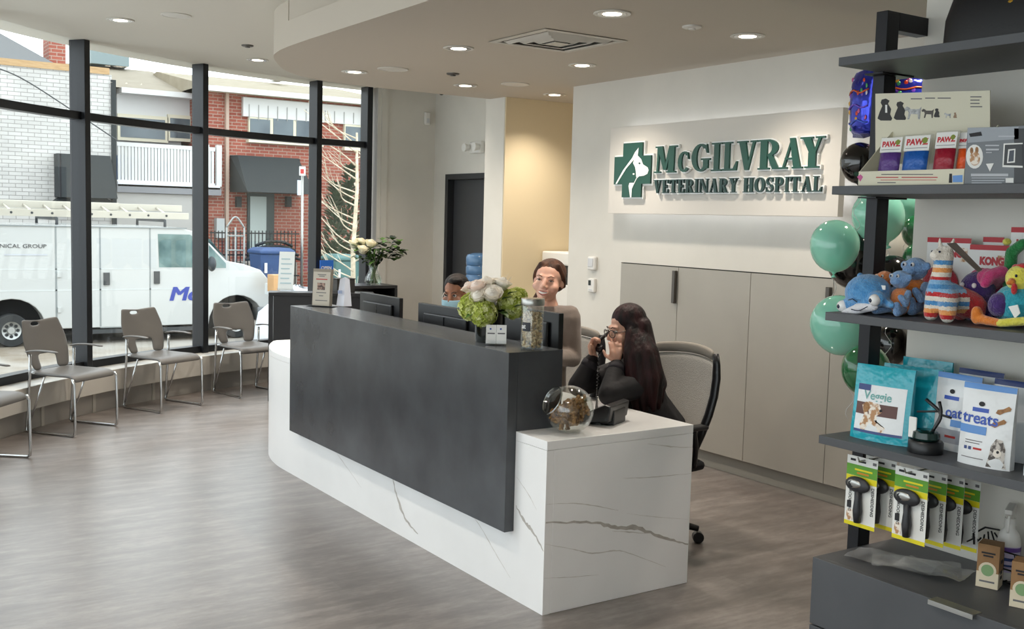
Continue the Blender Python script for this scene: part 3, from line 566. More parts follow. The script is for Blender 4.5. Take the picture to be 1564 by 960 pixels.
def hydrangea(parent, c, R_, seed, n=200):
    rr = random.Random(seed); mb = MB(); c = V(c)
    for i in range(n):
        z = 1-2*(i+.5)/n; a = i*2.39996; q = math.sqrt(1-z*z); d = V((q*math.cos(a), q*math.sin(a), z)); p = c+d*R_*rr.uniform(.86, 1.12); mb.k = rr.randrange(3)
        s = d.cross(V((.3, .5, .8))).normalized(); u = d.cross(s); ph = rr.uniform(0, 1.5); w_ = R_*.25
        for k in range(4):
            e = s*math.cos(ph+k*PI/2)+u*math.sin(ph+k*PI/2); f_ = d.cross(e)
            mb.add([p-d*.002, p+e*w_*.6+f_*w_*.5+d*.004, p+e*w_*1.05+d*.001, p+e*w_*.6-f_*w_*.5+d*.004], [(0, 1, 2, 3)])
    o = mb.build('hydrangea_bloom', [HYD, petalmat('hydrangea_pale', '#edf1b4', .2), petalmat('hydrangea_mid', '#b7c45c', .2)], parent); MB().ell(c, R_*.8, 14, 10).build('bloom_core', mat('hyd_core', '#7d8c34', .8), o, smooth=1); return o
def rose(parent, c, R_, ax, m, seed, layers=4, name='rose_bloom'):
    rr = random.Random(seed); mb = MB(); c = V(c); ax = V(ax).normalized(); s = ax.cross(V((.2, .9, .4))).normalized(); u = ax.cross(s)
    for k in range(layers):
        n = 4+2*k; r0 = R_*(.28+.72*k/(layers-1)); h = R_*(1.0-.35*k/(layers-1)); ph = rr.uniform(0, 6)
        for j in range(n):
            a0 = ph+2*PI*j/n; wd = 2*PI/n*.8; pts = []
            for vi, v in enumerate((0, .35, .7, 1)):
                rad = r0*(.25+.85*math.sin(min(1, v*1.15)*PI/2)); z = -R_*.5+(h+R_*.5)*v-(.12*R_ if vi == 3 and k > 1 else 0)
                if vi == 3: rad *= (1.08 if k > 1 else .7)
                for ui in (-1, 0, 1): a = a0+ui*wd*(1 if vi < 3 else .6); pts.append(c+ax*z+(s*math.cos(a)+u*math.sin(a))*rad*(1 if ui else 1.05))
            mb.add(pts, [(v*3+i, v*3+i+1, v*3+i+4, v*3+i+3) for v in range(3) for i in range(2)])
    o = mb.build(name, m, parent, smooth=1); MB().ell(c+ax*R_*.12, R_*.84, 14, 9).build('bloom_core', m, o, smooth=1); return o
FX, FY = 2.70, 4.235
t = thing('flower_arrangement', 'bouquet of cream roses and green hydrangeas in a dark vase on the desk', 'flowers', (FX, FY, ZT_))
VASEG = mat('dark_green_glass', '#0c120e', .08, spec=.6)
MB().lathe([(.001, 0), (.068, 0), (.07, .01), (.074, .15), (.076, .155), (.07, .155), (.001, .14)], 28, c=(FX, FY, ZT_+.0005)).build('vase', VASEG, t, smooth=40)
Lr = V((-.833, .553, 0)); Bk = V((.553, .833, 0)); UP = V((0, 0, 1)); FC = V((FX, FY, ZT_))       # Lr points left in the picture
def fl(l_, up, back=0): return FC+Lr*l_+UP*up+Bk*back
for i, (l_, up, bk, r_) in enumerate(((.085, .165, -.03, .062), (.03, .14, -.075, .058), (-.1, .18, .02, .066), (-.13, .215, .05, .04), (.05, .2, .06, .06))): hydrangea(t, fl(l_, up, bk), r_, i)
for i, (l_, up, bk, r_, m) in enumerate(((-.005, .225, -.07, .045, ROSEW), (.06, .255, -.03, .042, ROSEP), (.02, .27, .0, .042, ROSEW), (.1, .25, .01, .036, ROSEP), (-.05, .27, .01, .04, ROSEW), (.055, .215, -.07, .036, ROSEW), (.01, .26, .06, .04, ROSEP))):
    rose(t, fl(l_, up, bk), r_, fl(l_, up, bk)-fl(0, .1, .02), m, i)
rr = random.Random(8)
for i in range(26):
    mb = MB(); a = rr.uniform(0, 2*PI); p = FC+V((.05*math.cos(a), .05*math.sin(a), .13+.05*rr.random())); leaf(mb, p, (math.cos(a), math.sin(a), rr.uniform(-.1, 1.1)), rr.uniform(.07, .115), .05, .35); mb.build('leaf', LEAFM if i % 3 else LEAFD, t, smooth=1)
mb = MB(); leaf(mb, fl(-.05, .25, 0), Lr*-.35+UP*.9, .085, .028, 0); leaf(mb, fl(-.06, .26, 0), Lr*-.6+UP*.8, .07, .025, 0); mb.build('white_spathe', ROSEW, t, smooth=1)
for l_, up in ((-.1, .25), (-.135, .19), (-.075, .225)):
    mb = MB(); leaf(mb, fl(l_+.02, up-.02, -.05), Lr*-.5+UP*.3-Bk*.3, .06, .05, .2); mb.build('leaf', LEAFM, t, smooth=1)
# glass vase of white roses on the black cabinet
VX, VY, VZ = 4.79, 9.75, 1.0
t = thing('vase_of_roses', 'clear waisted vase of white roses and round green leaves by the window', 'flowers', (VX, VY, VZ))
MB().lathe([(.001, 0), (.075, 0), (.09, .03), (.085, .07), (.045, .15), (.05, .21), (.075, .27), (.071, .27), (.046, .21), (.041, .15), (.08, .07), (.083, .032), (.07, .01), (.001, .008)], 28, c=(VX, VY, VZ+.0005)).build('vase', CLEAR, t, smooth=40)
MB().lathe([(.001, .011), (.065, .012), (.078, .035), (.074, .065), (.05, .11), (.001, .11)], 20, c=(VX, VY, VZ)).build('water', glassmat('vase_water', (.86, .9, .84, 1), .04), t, smooth=1)
VC = V((VX, VY, VZ))
mb = MB(); rr = random.Random(3)
for i in range(14):
    a = rr.uniform(0, 6.28); q = rr.uniform(.01, .035); mb.tube(bez([VC+V((q*1.6*math.cos(a), q*1.6*math.sin(a), .02)), VC+V((q*math.cos(a+2), q*math.sin(a+2), .17)), VC+V((.1*math.cos(a+2), .1*math.sin(a+2), .36))], 4), .005, 5)
mb.build('stems', LEAFM, t, smooth=1)
for i, (l_, up, bk) in enumerate(((.2, .4, 0), (.1, .35, -.08), (.03, .41, -.02), (.14, .42, .05))): rose(t, VC+Lr*l_+UP*up+Bk*bk, .055, V((.1, -.3, .8)), petalmat('ivory_petal', '#fbf5dc', .25), 20+i)
for i in range(150):
    mb = MB(); a = rr.uniform(0, 6.28); cl = ((-.17, .38, .11), (-.2, .33, .08), (-.05, .33, .1), (.14, .34, .08), (0, .25, .05))[i % 5]; q = sph(rr)*cl[2]; c = VC+Lr*cl[0]+UP*cl[1]+q
    leaf(mb, c, (math.cos(a), math.sin(a), rr.uniform(-.3, .8)), rr.uniform(.07, .1), .075, .3); mb.build('leaf', (mat('round_leaf', '#3f6127', .5, var='#5a7d39', scale=12), LEAFM, LEAFD)[i % 3], t, smooth=1)
# ---------------------------------------------------------------- tall treat jar
JX, JY = 2.72, 3.912
t = thing('treat_jar', 'tall clear jar with a steel lid full of small treats on the dark counter', 'jar', (JX, JY, ZT_))
MB().lathe([(.001, 0), (.048, 0), (.052, .006), (.052, .195), (.048, .203), (.046, .203), (.049, .193), (.049, .008), (.001, .004)], 30, c=(JX, JY, ZT_+.0005)).build('glass_body', CLEAR, t, smooth=40)
MB().lathe([(.001, .2), (.053, .2), (.054, .203), (.054, .228), (.052, .231), (.001, .231)], 30, c=(JX, JY, ZT_)).build('lid', STEEL, t, smooth=40)
arcs = []; a0 = math.atan2(-JY, -JX)
mb = MB(); ring_ = [[V((JX+.0528*math.cos(a0-.95+k*.16), JY+.0528*math.sin(a0-.95+k*.16), ZT_+z)) for k in range(6)] for z in (.085, .125)]
for k in range(5): mb.quad(ring_[0][k], ring_[0][k+1], ring_[1][k+1], ring_[1][k])
lb = mb.build('label_patch', mat('slate_label', '#2c2e35', .6), t)
al = a0-.78; lettering('label_text', 'at', .03, frame((JX+.0535*math.cos(al), JY+.0535*math.sin(al), ZT_+.097), (-math.sin(al), math.cos(al), 0), (0, 0, 1)), PAPER, lb, .0004, .0006, 'CENTER')
TREAT = mat('treat_biscuit', '#a88a5e', .75, var='#dcc79e', scale=70)
mb = MB(); rr = random.Random(5)
for i in range(420):
    q = .043*math.sqrt(rr.uniform(.3, 1)); a = rr.uniform(0, 6.28); c = V((JX+q*math.cos(a), JY+q*math.sin(a), ZT_+rr.uniform(.012, .168)))
    M = Mx.Rotation(rr.uniform(0, 6), 3, sph(rr)); mb.ell(c, (.0095, .006, .0045), 7, 4, M)
o = mb.build('small_treats', TREAT, None, smooth=1); o['kind'] = 'stuff'; tag(o, 'small brown treats filling the tall jar', 'treats')
# card holder
t = thing('card_holder', 'clear holder with two stacks of business cards in front of the vase', 'card holder', (2.63, 4.05, ZT_))
Mb = frame((2.60, 4.115, ZT_+.002), (.833, -.553, 0), (.12, .18, .97))
MB().box(-.002, .098, 0, .004, -.03, .02, Mb).box(-.002, .098, 0, .02, .016, .018, Mb).box(-.002, .098, 0, .06, -.012, -.01, Mb).build('tray', ACRY, t)
for k, (x0, tilt) in enumerate(((.0, .05), (.048, -.03))):
    MB().box(x0+.002, x0+.048, .006, .093, -.008, .006, Mb @ Mx.Rotation(tilt, 4, 'Y')).build('card_stack', PAPER, t); MB().box(x0+.008, x0+.042, .05, .056, .0063, .0066, Mb @ Mx.Rotation(tilt, 4, 'Y')).build('print', INK, t); MB().box(x0+.018, x0+.026, .07, .078, .0063, .0066, Mb @ Mx.Rotation(tilt, 4, 'Y')).build('print', INKB, t)
# ---------------------------------------------------------------- slanted biscuit jar on the marble end
GX, GY = 2.805, 3.722; GZ = ZW+.1005; gr = .108
t = thing('cookie_jar', 'round slanted glass jar lying open with brown biscuits on the marble', 'jar', (GX, GY, ZW))
axm = (Lr*.78+UP*.45-Bk*.38).normalized()          # the mouth looks left, up and to the front
prof = []
for k in range(15):
    a = -PI/2+(PI*.82)*k/14; prof.append((max(.001, gr*math.cos(a)), gr*math.sin(a)))
prof += [(gr*.56, gr*.86), (gr*.62, gr*.95), (gr*.6, gr*.95), (gr*.52, gr*.85)]+[(max(.001, .965*gr*math.cos(-PI/2+(PI*.81)*k/14)), .965*gr*math.sin(-PI/2+(PI*.81)*k/14)) for k in range(13, -1, -1)]
Mj = Mx.Translation((GX, GY, GZ)) @ V((0, 0, 1)).rotation_difference(axm).to_matrix().to_4x4()
jb = MB().lathe(prof, 32, Mj)
for p in jb.v:
    p.z = max(p.z, ZW+.0012)
jb.build('glass_body', CLEAR, t, smooth=40)
MB().tube([Mj @ V((gr*.6*math.cos(k*PI/12), gr*.6*math.sin(k*PI/12), gr*.95)) for k in range(24)], .0035, 6, closed=True).build('rim', glassmat('thick_glass', (.75, .8, .78, 1), .3, .03), t, smooth=1)
kn = Mj @ V((0, 0, gr*1.02)); bone = [kn+UP*-.06+Lr*.03-Bk*.03, kn+UP*.005+Lr*.025-Bk*.02, kn+UP*.03+Lr*.02]
rr = random.Random(12); BISC = mat('dog_biscuit', '#6b4a26', .85, var='#9a713e', scale=60, bump=.4, bscale=90)
pr = None; n = 0
placed = []
for i in range(4000):
    if n >= 85: break
    d = sph(rr)*rr.uniform(.2, .83)*gr; c = V((GX, GY, GZ))+d
    if c.z > GZ+.036-(d.dot(-Lr))*-.45 or c.z < ZW+.024 or d.dot(axm) > gr*.45: continue
    if any((c-q).length < .016 for q in placed): continue
    placed.append(c); n += 1
    if pr is None:
        mb = MB()
        mb.ell((0, 0, 0), (.016, .0105, .008), 10, 6)
        for sx in (-1, 1):
            for sy in (-1, 1): mb.ell((sx*.0145, sy*.005, 0), (.0072, .007, .0072), 8, 5)
        pr = mb.build('dog_biscuit', BISC, None, smooth=1, local=True); o = pr
    else: o = pr.copy(); COL.objects.link(o)
    o.location = c; o.rotation_euler = (rr.uniform(0, 6), rr.uniform(0, 6), rr.uniform(0, 6)); tag(o, 'brown dog biscuit inside the slanted glass jar', 'biscuit', 'biscuits in the slanted jar')
# ---------------------------------------------------------------- desk phone
t = thing('desk_phone', 'black desk phone seen from behind on the marble end', 'phone', (3.1, 3.84, ZW))
Mp = Mx.Translation((3.09, 3.86, ZW+.0005)) @ Mx.Rotation(math.radians(118), 4, 'Z')
MB().prism([(-.10, .0), (.10, 0), (.10, .02), (-.075, .115), (-.1, .12)], -.11, .11, 1, Mx.Identity(4)) if 0 else None
b = MB(); pf = [(-.09, .02), (.1, .0), (.1, .02), (-.07, .1), (-.1, .095)]
b.prism([(z, x) for x, z in pf], -.115, .115, 1, Mp); b.build('body', BPL, t, bevel=.006)
MB().box(-.1, -.03, -.07, .07, 0, .07, Mp).build('stand', BPL, t, bevel=.004)
# ================================================================ people
def pd(u, v, d): return V((0, 0, CAMH))+(FW+CR*((u-782)/FPX)+CU*((480-v)/FPX))*d
def capsule(mb, p0, p1, r0, r1, n=12):
    p0, p1 = V(p0), V(p1); t = (p1-p0).normalized()
    return mb.tube([p0-t*r0*.95, p0-t*r0*.7, p0, p1, p1+t*r1*.7, p1+t*r1*.95], [r0*.3, r0*.72, r0, r1, r1*.72, r1*.3], n)
def limb(mb, pts, rs):
    for i in range(len(pts)-1): capsule(mb, pts[i], pts[i+1], rs[i], rs[i+1])
def remesh(mb, name, m, parent, vox=.006, it=4, local=True):
    o = mb.build(name, m, None); q = o.modifiers.new('r', 'REMESH'); q.mode = 'VOXEL'; q.voxel_size = vox
    s_ = o.modifiers.new('s', 'SMOOTH'); s_.iterations = it; s_.factor = .6
    me = bpy.data.meshes.new_from_object(o.evaluated_get(bpy.context.evaluated_depsgraph_get())); old = o.data
    bpy.data.objects.remove(o); bpy.data.meshes.remove(old)
    me.transform(MW[parent.name].inverted()); me.polygons.foreach_set('use_smooth', [True]*len(me.polygons)); me.name = name
    return link(name, me, parent)
def head_blobs(mb, H, jaw=1):             # H maps head space (x left, y forward, z up; eyes at z 0) to the world
    R3 = H.to_3x3()
    def e(c, r): mb.ell(H @ V(c), r, 18, 12, R3)
    e((0, -.018, .036), (.073, .09, .08)); e((0, .022, -.028), (.061, .066, .085)); e((0, .03, -.072), (.047, .05, .042)); e((0, .066, -.097), (.021, .02, .018))
    for s in (-1, 1): e((s*.038, .055, -.034), (.03, .027, .028)); e((s*.071, -.01, -.008), (.009, .017, .026)); e((s*.011, .094, -.036), (.009, .01, .008))
    capsule(mb, H @ V((0, .085, .006)), H @ V((0, .103, -.03)), .009, .0125, 10); capsule(mb, H @ V((-.032, .07, .022)), H @ V((.032, .07, .022)), .0125, .0125, 10)
    e((0, .083, -.068), (.026, .012, .017))
    capsule(mb, H @ V((0, -.022, -.08)), H @ V((0, -.035, -.2)), .05, .054)
def face_parts(t, H, brow, smile=True, eye=True, lipc='#b0685e'):
    LIP = mat('lip_'+lipc[1:], lipc, .4); BR = mat('brow_'+brow[1:], brow, .8); EYW = mat('eye_white', '#e8e4de', .2); IR = mat('iris_brown', '#2c1c12', .15)
    for s in (-1, 1):
        MB().tube([H @ V((s*x, y, z)) for x, y, z in ((.014, .093, .021), (.03, .09, .029), (.048, .074, .024))], [.0018, .003, .0014], 6).build('eyebrow', BR, t, smooth=1)
        ey = MB().ell(H @ V((s*.031, .0745, .002)), (.0125, .011, .004 if smile else .009), 12, 8, H.to_3x3()).build('eye', EYW, t, smooth=1)
        MB().ell(H @ V((s*.031, .0835, .002)), (.0055, .003, .0035 if smile else .0045), 10, 6, H.to_3x3()).build('iris', IR, ey, smooth=1)
        MB().tube([H @ V((s*x, y, z)) for x, y, z in ((.017, .083, .002), (.031, .0875, .0095), (.046, .077, .002))], [.0018, .003, .0018], 6).build('eyelid', BR, t, smooth=1)
    if smile:
        arcp = [(x, .0985-x*x*16, -.073+(x*x)*9) for x in (-.024, -.017, -.008, 0, .008, .017, .024)]
        tp = MB(); lo_ = [H @ V((x*.9, y+.0005, -.0645+abs(x)*.16)) for x, y, z in arcp]; hi = [H @ V((x*.9, y+.0005, z-.003+abs(x)*.12)) for x, y, z in arcp]
        for i in range(6): tp.quad(lo_[i], lo_[i+1], hi[i+1], hi[i])
        tp.build('teeth', mat('teeth', '#efe9df', .25), t)
        MB().tube([H @ V((x, y+.001, -.0615+abs(x)*.16)) for x, y, z in arcp], [.0015, .003, .0034, .003, .0034, .003, .0015], 6).tube([H @ V((x, y+.001, z-.0065+abs(x)*.14)) for x, y, z in arcp], [.0015, .003, .004, .0044, .004, .003, .0015], 6).build('lips', LIP, t, smooth=1)
    else: MB().tube([H @ V((x, .1-x*x*12, -.064)) for x in (-.02, -.01, 0, .01, .02)], [.002, .005, .005, .005, .002], 6).build('lips', LIP, t, smooth=1)
def hand(mb, wrist, d, n, side, curl=.6, L=.175, spread=.12):      # d along the hand, n out of the palm, side towards the thumb
    wrist = V(wrist); d = V(d).normalized(); n = V(n); n = (n-d*n.dot(d)).normalized(); s = d.cross(n)*(1 if side > 0 else -1)
    k = L/.185
    capsule(mb, wrist+d*.01, wrist+d*.07*k+s*.018, .024*k, .022*k); capsule(mb, wrist+d*.012, wrist+d*.075*k-s*.018, .022*k, .019*k)
    for i, (o, ln) in enumerate(((.03, .07), (.01, .08), (-.01, .074), (-.03, .058))):
        p = wrist+d*(.085*k)+s*(o*k); dd = (d+s*(spread*(1.5-i)*.5)).normalized(); a = curl*(1+.12*i)
        p1 = p+(dd*math.cos(a*.5)+n*math.sin(a*.5))*(ln*.48*k); p2 = p1+(dd*math.cos(a*1.4)+n*math.sin(a*1.4))*(ln*.3*k); p3 = p2+(dd*math.cos(a*2.1)+n*math.sin(a*2.1))*(ln*.22*k)
        limb(mb, [p, p1, p2, p3], [.0098*k, .009*k, .0083*k, .0072*k])
    p = wrist+d*.03*k+s*.03*k; p1 = p+(d*.55+s*.8+n*.3).normalized()*.04*k; p2 = p1+(d*.9+s*.3+n*.35).normalized()*.032*k
    limb(mb, [p, p1, p2], [.013*k, .0105*k, .0085*k])
def headM(c, fwd, tilt=0, nod=0, k=1, kx=1):          # tilt: lean to the person's left; nod: chin down
    f = V(fwd); f.z = 0; f.normalize(); u = V((0, 0, 1)); l_ = u.cross(f)
    M = Mx((l_, f, u)).transposed().to_4x4(); M.translation = V(c)
    return M @ Mx.Rotation(tilt, 4, 'Y') @ Mx.Rotation(-nod, 4, 'X') @ Mx.Diagonal((k*kx, k, k*(2-kx), 1))
def hairmat(name, c, v): return mat(name, c, .55, spec=.25, var=v, scale=26, stretch=(1, 1, .12), bump=.5, bscale=70, contrast=(.4, .62))
def skinmat(name, c, v): return mat(name, c, .48, var=v, scale=14, sss=.12)
SKIN1 = skinmat('skin_fair', '#dda891', '#e6b8a2'); SKIN2 = skinmat('skin_pale', '#dcaf98', '#d4a28c'); SKIN3 = skinmat('skin_tan', '#8e5f46', '#99694f')
# ---------------------------------------------------------------- smiling woman in the taupe hoodie
hc = pd(838, 429, 6.05); t = thing('person', 'smiling person in a taupe hoodie sitting behind the tall treat jar', 'person', (hc.x, hc.y, .46))
fd = (Lr*.28-Bk*.96); H = headM(hc, fd, .10, -.06, 1.06, 1.07); l_ = UP.cross(fd.normalized())
nb = H @ V((0, -.03, -.165)); sh = [nb+l_*(s*.14)-UP*.035 for s in (-1, 1)]; pel = nb-UP*.57+fd*.02
mb = MB(); head_blobs(mb, H); limb(mb, [nb+UP*.03, nb-UP*.2, pel], [.07, .11, .12]); capsule(mb, sh[0], sh[1], .05, .05)
el = [sh[0]-UP*.24-fd*.02-l_*.02, sh[1]-UP*.24-fd*.02+l_*.02]; wr = [el[0]+fd*.2+UP*.02+l_*.05, el[1]+fd*.2+UP*.02-l_*.05]
for k in (0, 1): limb(mb, [sh[k], el[k], wr[k]], [.045, .04, .028]); hand(mb, wr[k], fd, -UP, 1 if k == 0 else -1, .35)
body = remesh(mb, 'body', SKIN1, t, .0055, 4)
face_parts(t, H, '#5a3a2a')
HOOD = mat('taupe_hoodie', '#7d7067', .9, var='#867970', scale=9, bump=.3, bscale=25, sheen=.3)
mb = MB(); limb(mb, [nb-UP*.06, nb-UP*.25, pel], [.11, .125, .14]); capsule(mb, sh[0], sh[1], .062, .062)
for k in (0, 1): limb(mb, [sh[k], el[k], wr[k]], [.066, .056, .042])
capsule(mb, nb+l_*.07-UP*.03, nb+l_*.1-fd*.07-UP*.03, .045, .05); capsule(mb, nb-l_*.07-UP*.03, nb-l_*.1-fd*.07-UP*.03, .045, .05); capsule(mb, nb-fd*.09+l_*.08-UP*.03, nb-fd*.09-l_*.08-UP*.03, .05, .05)
capsule(mb, nb+l_*.07-UP*.04, nb+fd*.1-UP*.11, .03, .028); capsule(mb, nb-l_*.07-UP*.04, nb+fd*.1-UP*.11, .03, .028)
remesh(mb, 'hoodie', HOOD, t, .008, 5)
mb = MB(); R3 = H.to_3x3()
mb.ell(H @ V((0, -.031, .05)), (.079, .093, .085), 20, 14, R3); mb.ell(H @ V((0, -.055, .0)), (.078, .055, .07), 16, 12, R3)
limb(mb, [H @ V((.0, -.13, .0)), H @ V((-.05, -.14, -.06)), H @ V((-.075, -.11, -.13)), H @ V((-.072, -.09, -.17))], [.035, .035, .03, .014])
for s in (-1, 1): limb(mb, [H @ V((s*.045, .03, .095)), H @ V((s*.071, .012, .045)), H @ V((s*.078, -.008, .012)), H @ V((s*.076, -.03, -.02))], [.014, .012, .012, .012])
remesh(mb, 'hair', hairmat('brown_hair', '#3a2318', '#5c3a28'), t, .006, 4)
# ---------------------------------------------------------------- woman on the phone
hc = pd(955, 503, 5.56); t = thing('person', 'person in a black jacket and glasses holding a phone handset at the desk end', 'person', (3.75, 4.25, .46))
fd = (Lr*.92-Bk*.39).normalized(); l_ = UP.cross(fd); H = headM(hc, fd, -.02, .16)
nb = H @ V((0, -.05, -.19)); nb.z = hc.z-.175; pel = V((3.79, 4.23, .57))
sh = [nb-l_*.16-UP*.075+fd*.02, nb+l_*.155-UP*.08+fd*.0]          # right (far), left (near)
elL = V((3.36, 4.13, .83)); wrL = hc+fd*.08+l_*.07-UP*.17; elR = V((3.37, 4.4, .835)); wrR = hc+fd*.145-l_*.075-UP*.155
mb = MB(); head_blobs(mb, H); limb(mb, [nb+UP*.02, nb-UP*.2-fd*.03, pel], [.07, .11, .12]); capsule(mb, sh[0], sh[1], .05, .05)
limb(mb, [sh[0], elR, wrR], [.045, .038, .027]); limb(mb, [sh[1], elL, wrL], [.045, .038, .027])
hand(mb, wrL, UP*.95+fd*.12, -l_*.75-fd*.3, 1, .85, .165); hand(mb, wrR, UP*.9+fd*.05-l_*.1, l_*.5-fd*.4, -1, 1.15, .165)
remesh(mb, 'body', SKIN2, t, .005, 3)
face_parts(t, H, '#3a241c', smile=False, lipc='#a8645c')
JACK = mat('black_jacket', '#0f0e12', .75, var='#161419', scale=8, bump=.35, bscale=22)
mb = MB(); limb(mb, [nb-UP*.07, nb-UP*.25-fd*.04, pel], [.12, .15, .165]); capsule(mb, sh[0], sh[1], .07, .07)
limb(mb, [sh[0], elR, wrR-(wrR-elR).normalized()*.02], [.072, .06, .042]); limb(mb, [sh[1], elL, wrL-(wrL-elL).normalized()*.02], [.072, .06, .044])
capsule(mb, nb-UP*.01+l_*.06, nb-UP*.01-l_*.06, .06, .06)
remesh(mb, 'jacket', JACK, t, .008, 5)
for wv, ev in ((wrL, elL), (wrR, elR)):
    a = (wv-ev).normalized(); MB().tube([wv-a*.055, wv-a*.02], [.0465, .044], 16).build('cuff', mat('jacket_cuff', '#232128', .8), t, smooth=1)
mb = MB(); R3 = H.to_3x3()
mb.ell(H @ V((0, -.03, .05)), (.088, .096, .088), 20, 14, R3); mb.ell(H @ V((0, -.06, -.01)), (.088, .07, .09), 18, 12, R3)
rr = random.Random(2)
for k in range(15):                      # long strands over the back and the near shoulder
    a = -1.15+2.5*k/14; bx, by = math.sin(a)*.085, -.045-math.cos(a)*.06
    p0 = H @ V((bx, by, .02)); w0 = UP*-.16+fd*(-.03)+l_*(bx*.35); p1 = p0+w0; p2 = p1+UP*-.15+fd*(-.045)+l_*(bx*.4); p3 = p2+UP*(-.1+.05*rr.random())+fd*(-.02+.03*rr.random()); 
    limb(mb, [p0, p1, p2, p3], [.034, .04, .04, .014])
for s, ln in ((1, .36), (-1, .3)):
    limb(mb, [H @ V((s*.045, .01, .1)), H @ V((s*.084, -.01, .03)), H @ V((s*.09, -.02, -.08)), H @ V((s*.1, -.03, -.2)), H @ V((s*.1, -.02, -ln))], [.014, .02, .03, .036, .012])
for x_, y_ in ((.1, .03), (.12, .055), (.13, .0), (.155, .03), (.175, -.015), (.15, -.06)): limb(mb, [H @ V((.085, y_*.5-.01, .0)), H @ V((x_, y_, -.11)), H @ V((x_+.035, y_+.015, -.24)), H @ V((x_+.035, y_+.02, -.4))], [.026, .036, .044, .016])
hr = remesh(mb, 'hair', hairmat('dark_red_hair', '#120b0b', '#2c1113'), t, .007, 5)
GLF = mat('glasses_frame', '#2a1a1c', .3); g = None
for s in (-1, 1):
    ringp = [H @ V((s*.034+.025*math.cos(k*PI/9), .104-abs(s*.034+.025*math.cos(k*PI/9))*.16, -.004+.02*math.sin(k*PI/9))) for k in range(18)]
    o = MB().tube(ringp, .0022, 6, closed=True).build('glasses_rim', GLF, t, smooth=1); MB().add(ringp, [tuple(range(18))]).build('lens', CLEAR, o)
    MB().tube([H @ V((s*.058, .096, .003)), H @ V((s*.077, .05, .004)), H @ V((s*.081, -.01, .0))], .002, 6).build('glasses_temple', GLF, t, smooth=1)
MB().tube([H @ V((-.01, .104, .002)), H @ V((0, .107, .004)), H @ V((.01, .104, .002))], .002, 6).build('glasses_bridge', GLF, t, smooth=1)
# handset held to the far ear
t2 = thing('phone_handset', 'black phone handset held by the person in the black jacket', 'phone', tuple(H @ V((-.06, .13, -.1))))
a, b_ = H @ V((-.098, .02, -.005)), H @ V((-.06, .135, -.085))
md = (a+b_)/2+(H.to_3x3() @ V((-.035, .03, -.01)))
MB().tube(bez([a, md, b_], 6), [.012]*13, 8, flat=(1.3, .8)).build('grip', BPL, t2, smooth=1)
for p in (a, b_): capsule(MB(), p, p+H.to_3x3() @ V((.02, 0, .004)), .022, .019).build('earpiece', BPL, t2, smooth=1)
cd = []
for k in range(110):
    f_ = k/109; p = b_.lerp(V((3.12, 3.93, .80)), f_)-UP*(.10*math.sin(PI*f_)); cd.append(p+V((.006*math.cos(k*1.6), .006*math.sin(k*1.6), 0)))
MB().tube(cd, .0025, 5).build('coiled_cord', BPL, t2, smooth=1)
# ---------------------------------------------------------------- masked person behind the monitor
hc = pd(695, 449, 7.0); t = thing('person', 'person in a pale blue face mask sitting behind the middle monitor', 'person', (hc.x+.05, hc.y, .46))
fd = (Lr*.35-Bk*.94).normalized(); l_ = UP.cross(fd); H = headM(hc, fd, 0, .1)
nb = H @ V((0, -.03, -.2)); pel = nb-UP*.42; sh = [nb-l_*.17-UP*.05, nb+l_*.17-UP*.05]
mb = MB(); head_blobs(mb, H); limb(mb, [nb+UP*.02, nb-UP*.2, pel], [.07, .11, .12]); capsule(mb, sh[0], sh[1], .05, .05)
el = [p-UP*.2 for p in sh]; wr = [el[0]+fd*.2+l_*.04+UP*.06, el[1]+fd*.2-l_*.04+UP*.06]
for k in (0, 1): limb(mb, [sh[k], el[k], wr[k]], [.045, .04, .028]); hand(mb, wr[k], fd, -UP, 1 if k == 0 else -1, .35)
remesh(mb, 'body', SKIN3, t, .006, 4); face_parts(t, H, '#1a1210', smile=False)
mb = MB(); limb(mb, [nb-UP*.07, nb-UP*.25, pel], [.12, .15, .155]); capsule(mb, sh[0], sh[1], .066, .066)
for k in (0, 1): limb(mb, [sh[k], el[k], wr[k]], [.07, .056, .04])
remesh(mb, 'scrub_top', mat('navy_scrubs', '#232a3c', .85, bump=.3, bscale=22), t, .009, 4)
mb = MB(); R3 = H.to_3x3(); mb.ell(H @ V((0, -.034, .05)), (.086, .092, .086), 20, 14, R3); mb.ell(H @ V((0, -.06, -.01)), (.084, .06, .08), 16, 12, R3); mb.ell(H @ V((.02, .03, .098)), (.05, .05, .024), 16, 10, R3); mb.ell(H @ V((0, -.13, .02)), (.05, .04, .05), 12, 8, R3)
remesh(mb, 'hair', hairmat('black_hair', '#120d0c', '#241a18'), t, .006, 4)
MASK = mat('blue_mask', '#9fc7d8', .8)
def mk(u, v): a = u*1.25; return H @ V((.078*math.sin(a), .02+.095*math.cos(a)*(1-.12*abs(v-.35)), -.025-.085*v))
mb = grid(mk, [-1+.2*i for i in range(11)], [0, .15, .3, .5, .75, 1]); solid(mb, 'face_mask', MASK, t, .002, local=False)
for s in (-1, 1): MB().tube([mk(s*.98, .05), H @ V((s*.086, -.02, .012)), H @ V((s*.084, -.022, -.04)), mk(s*.98, .9)], .0014, 5).build('mask_loop', PAPER, t, smooth=1)
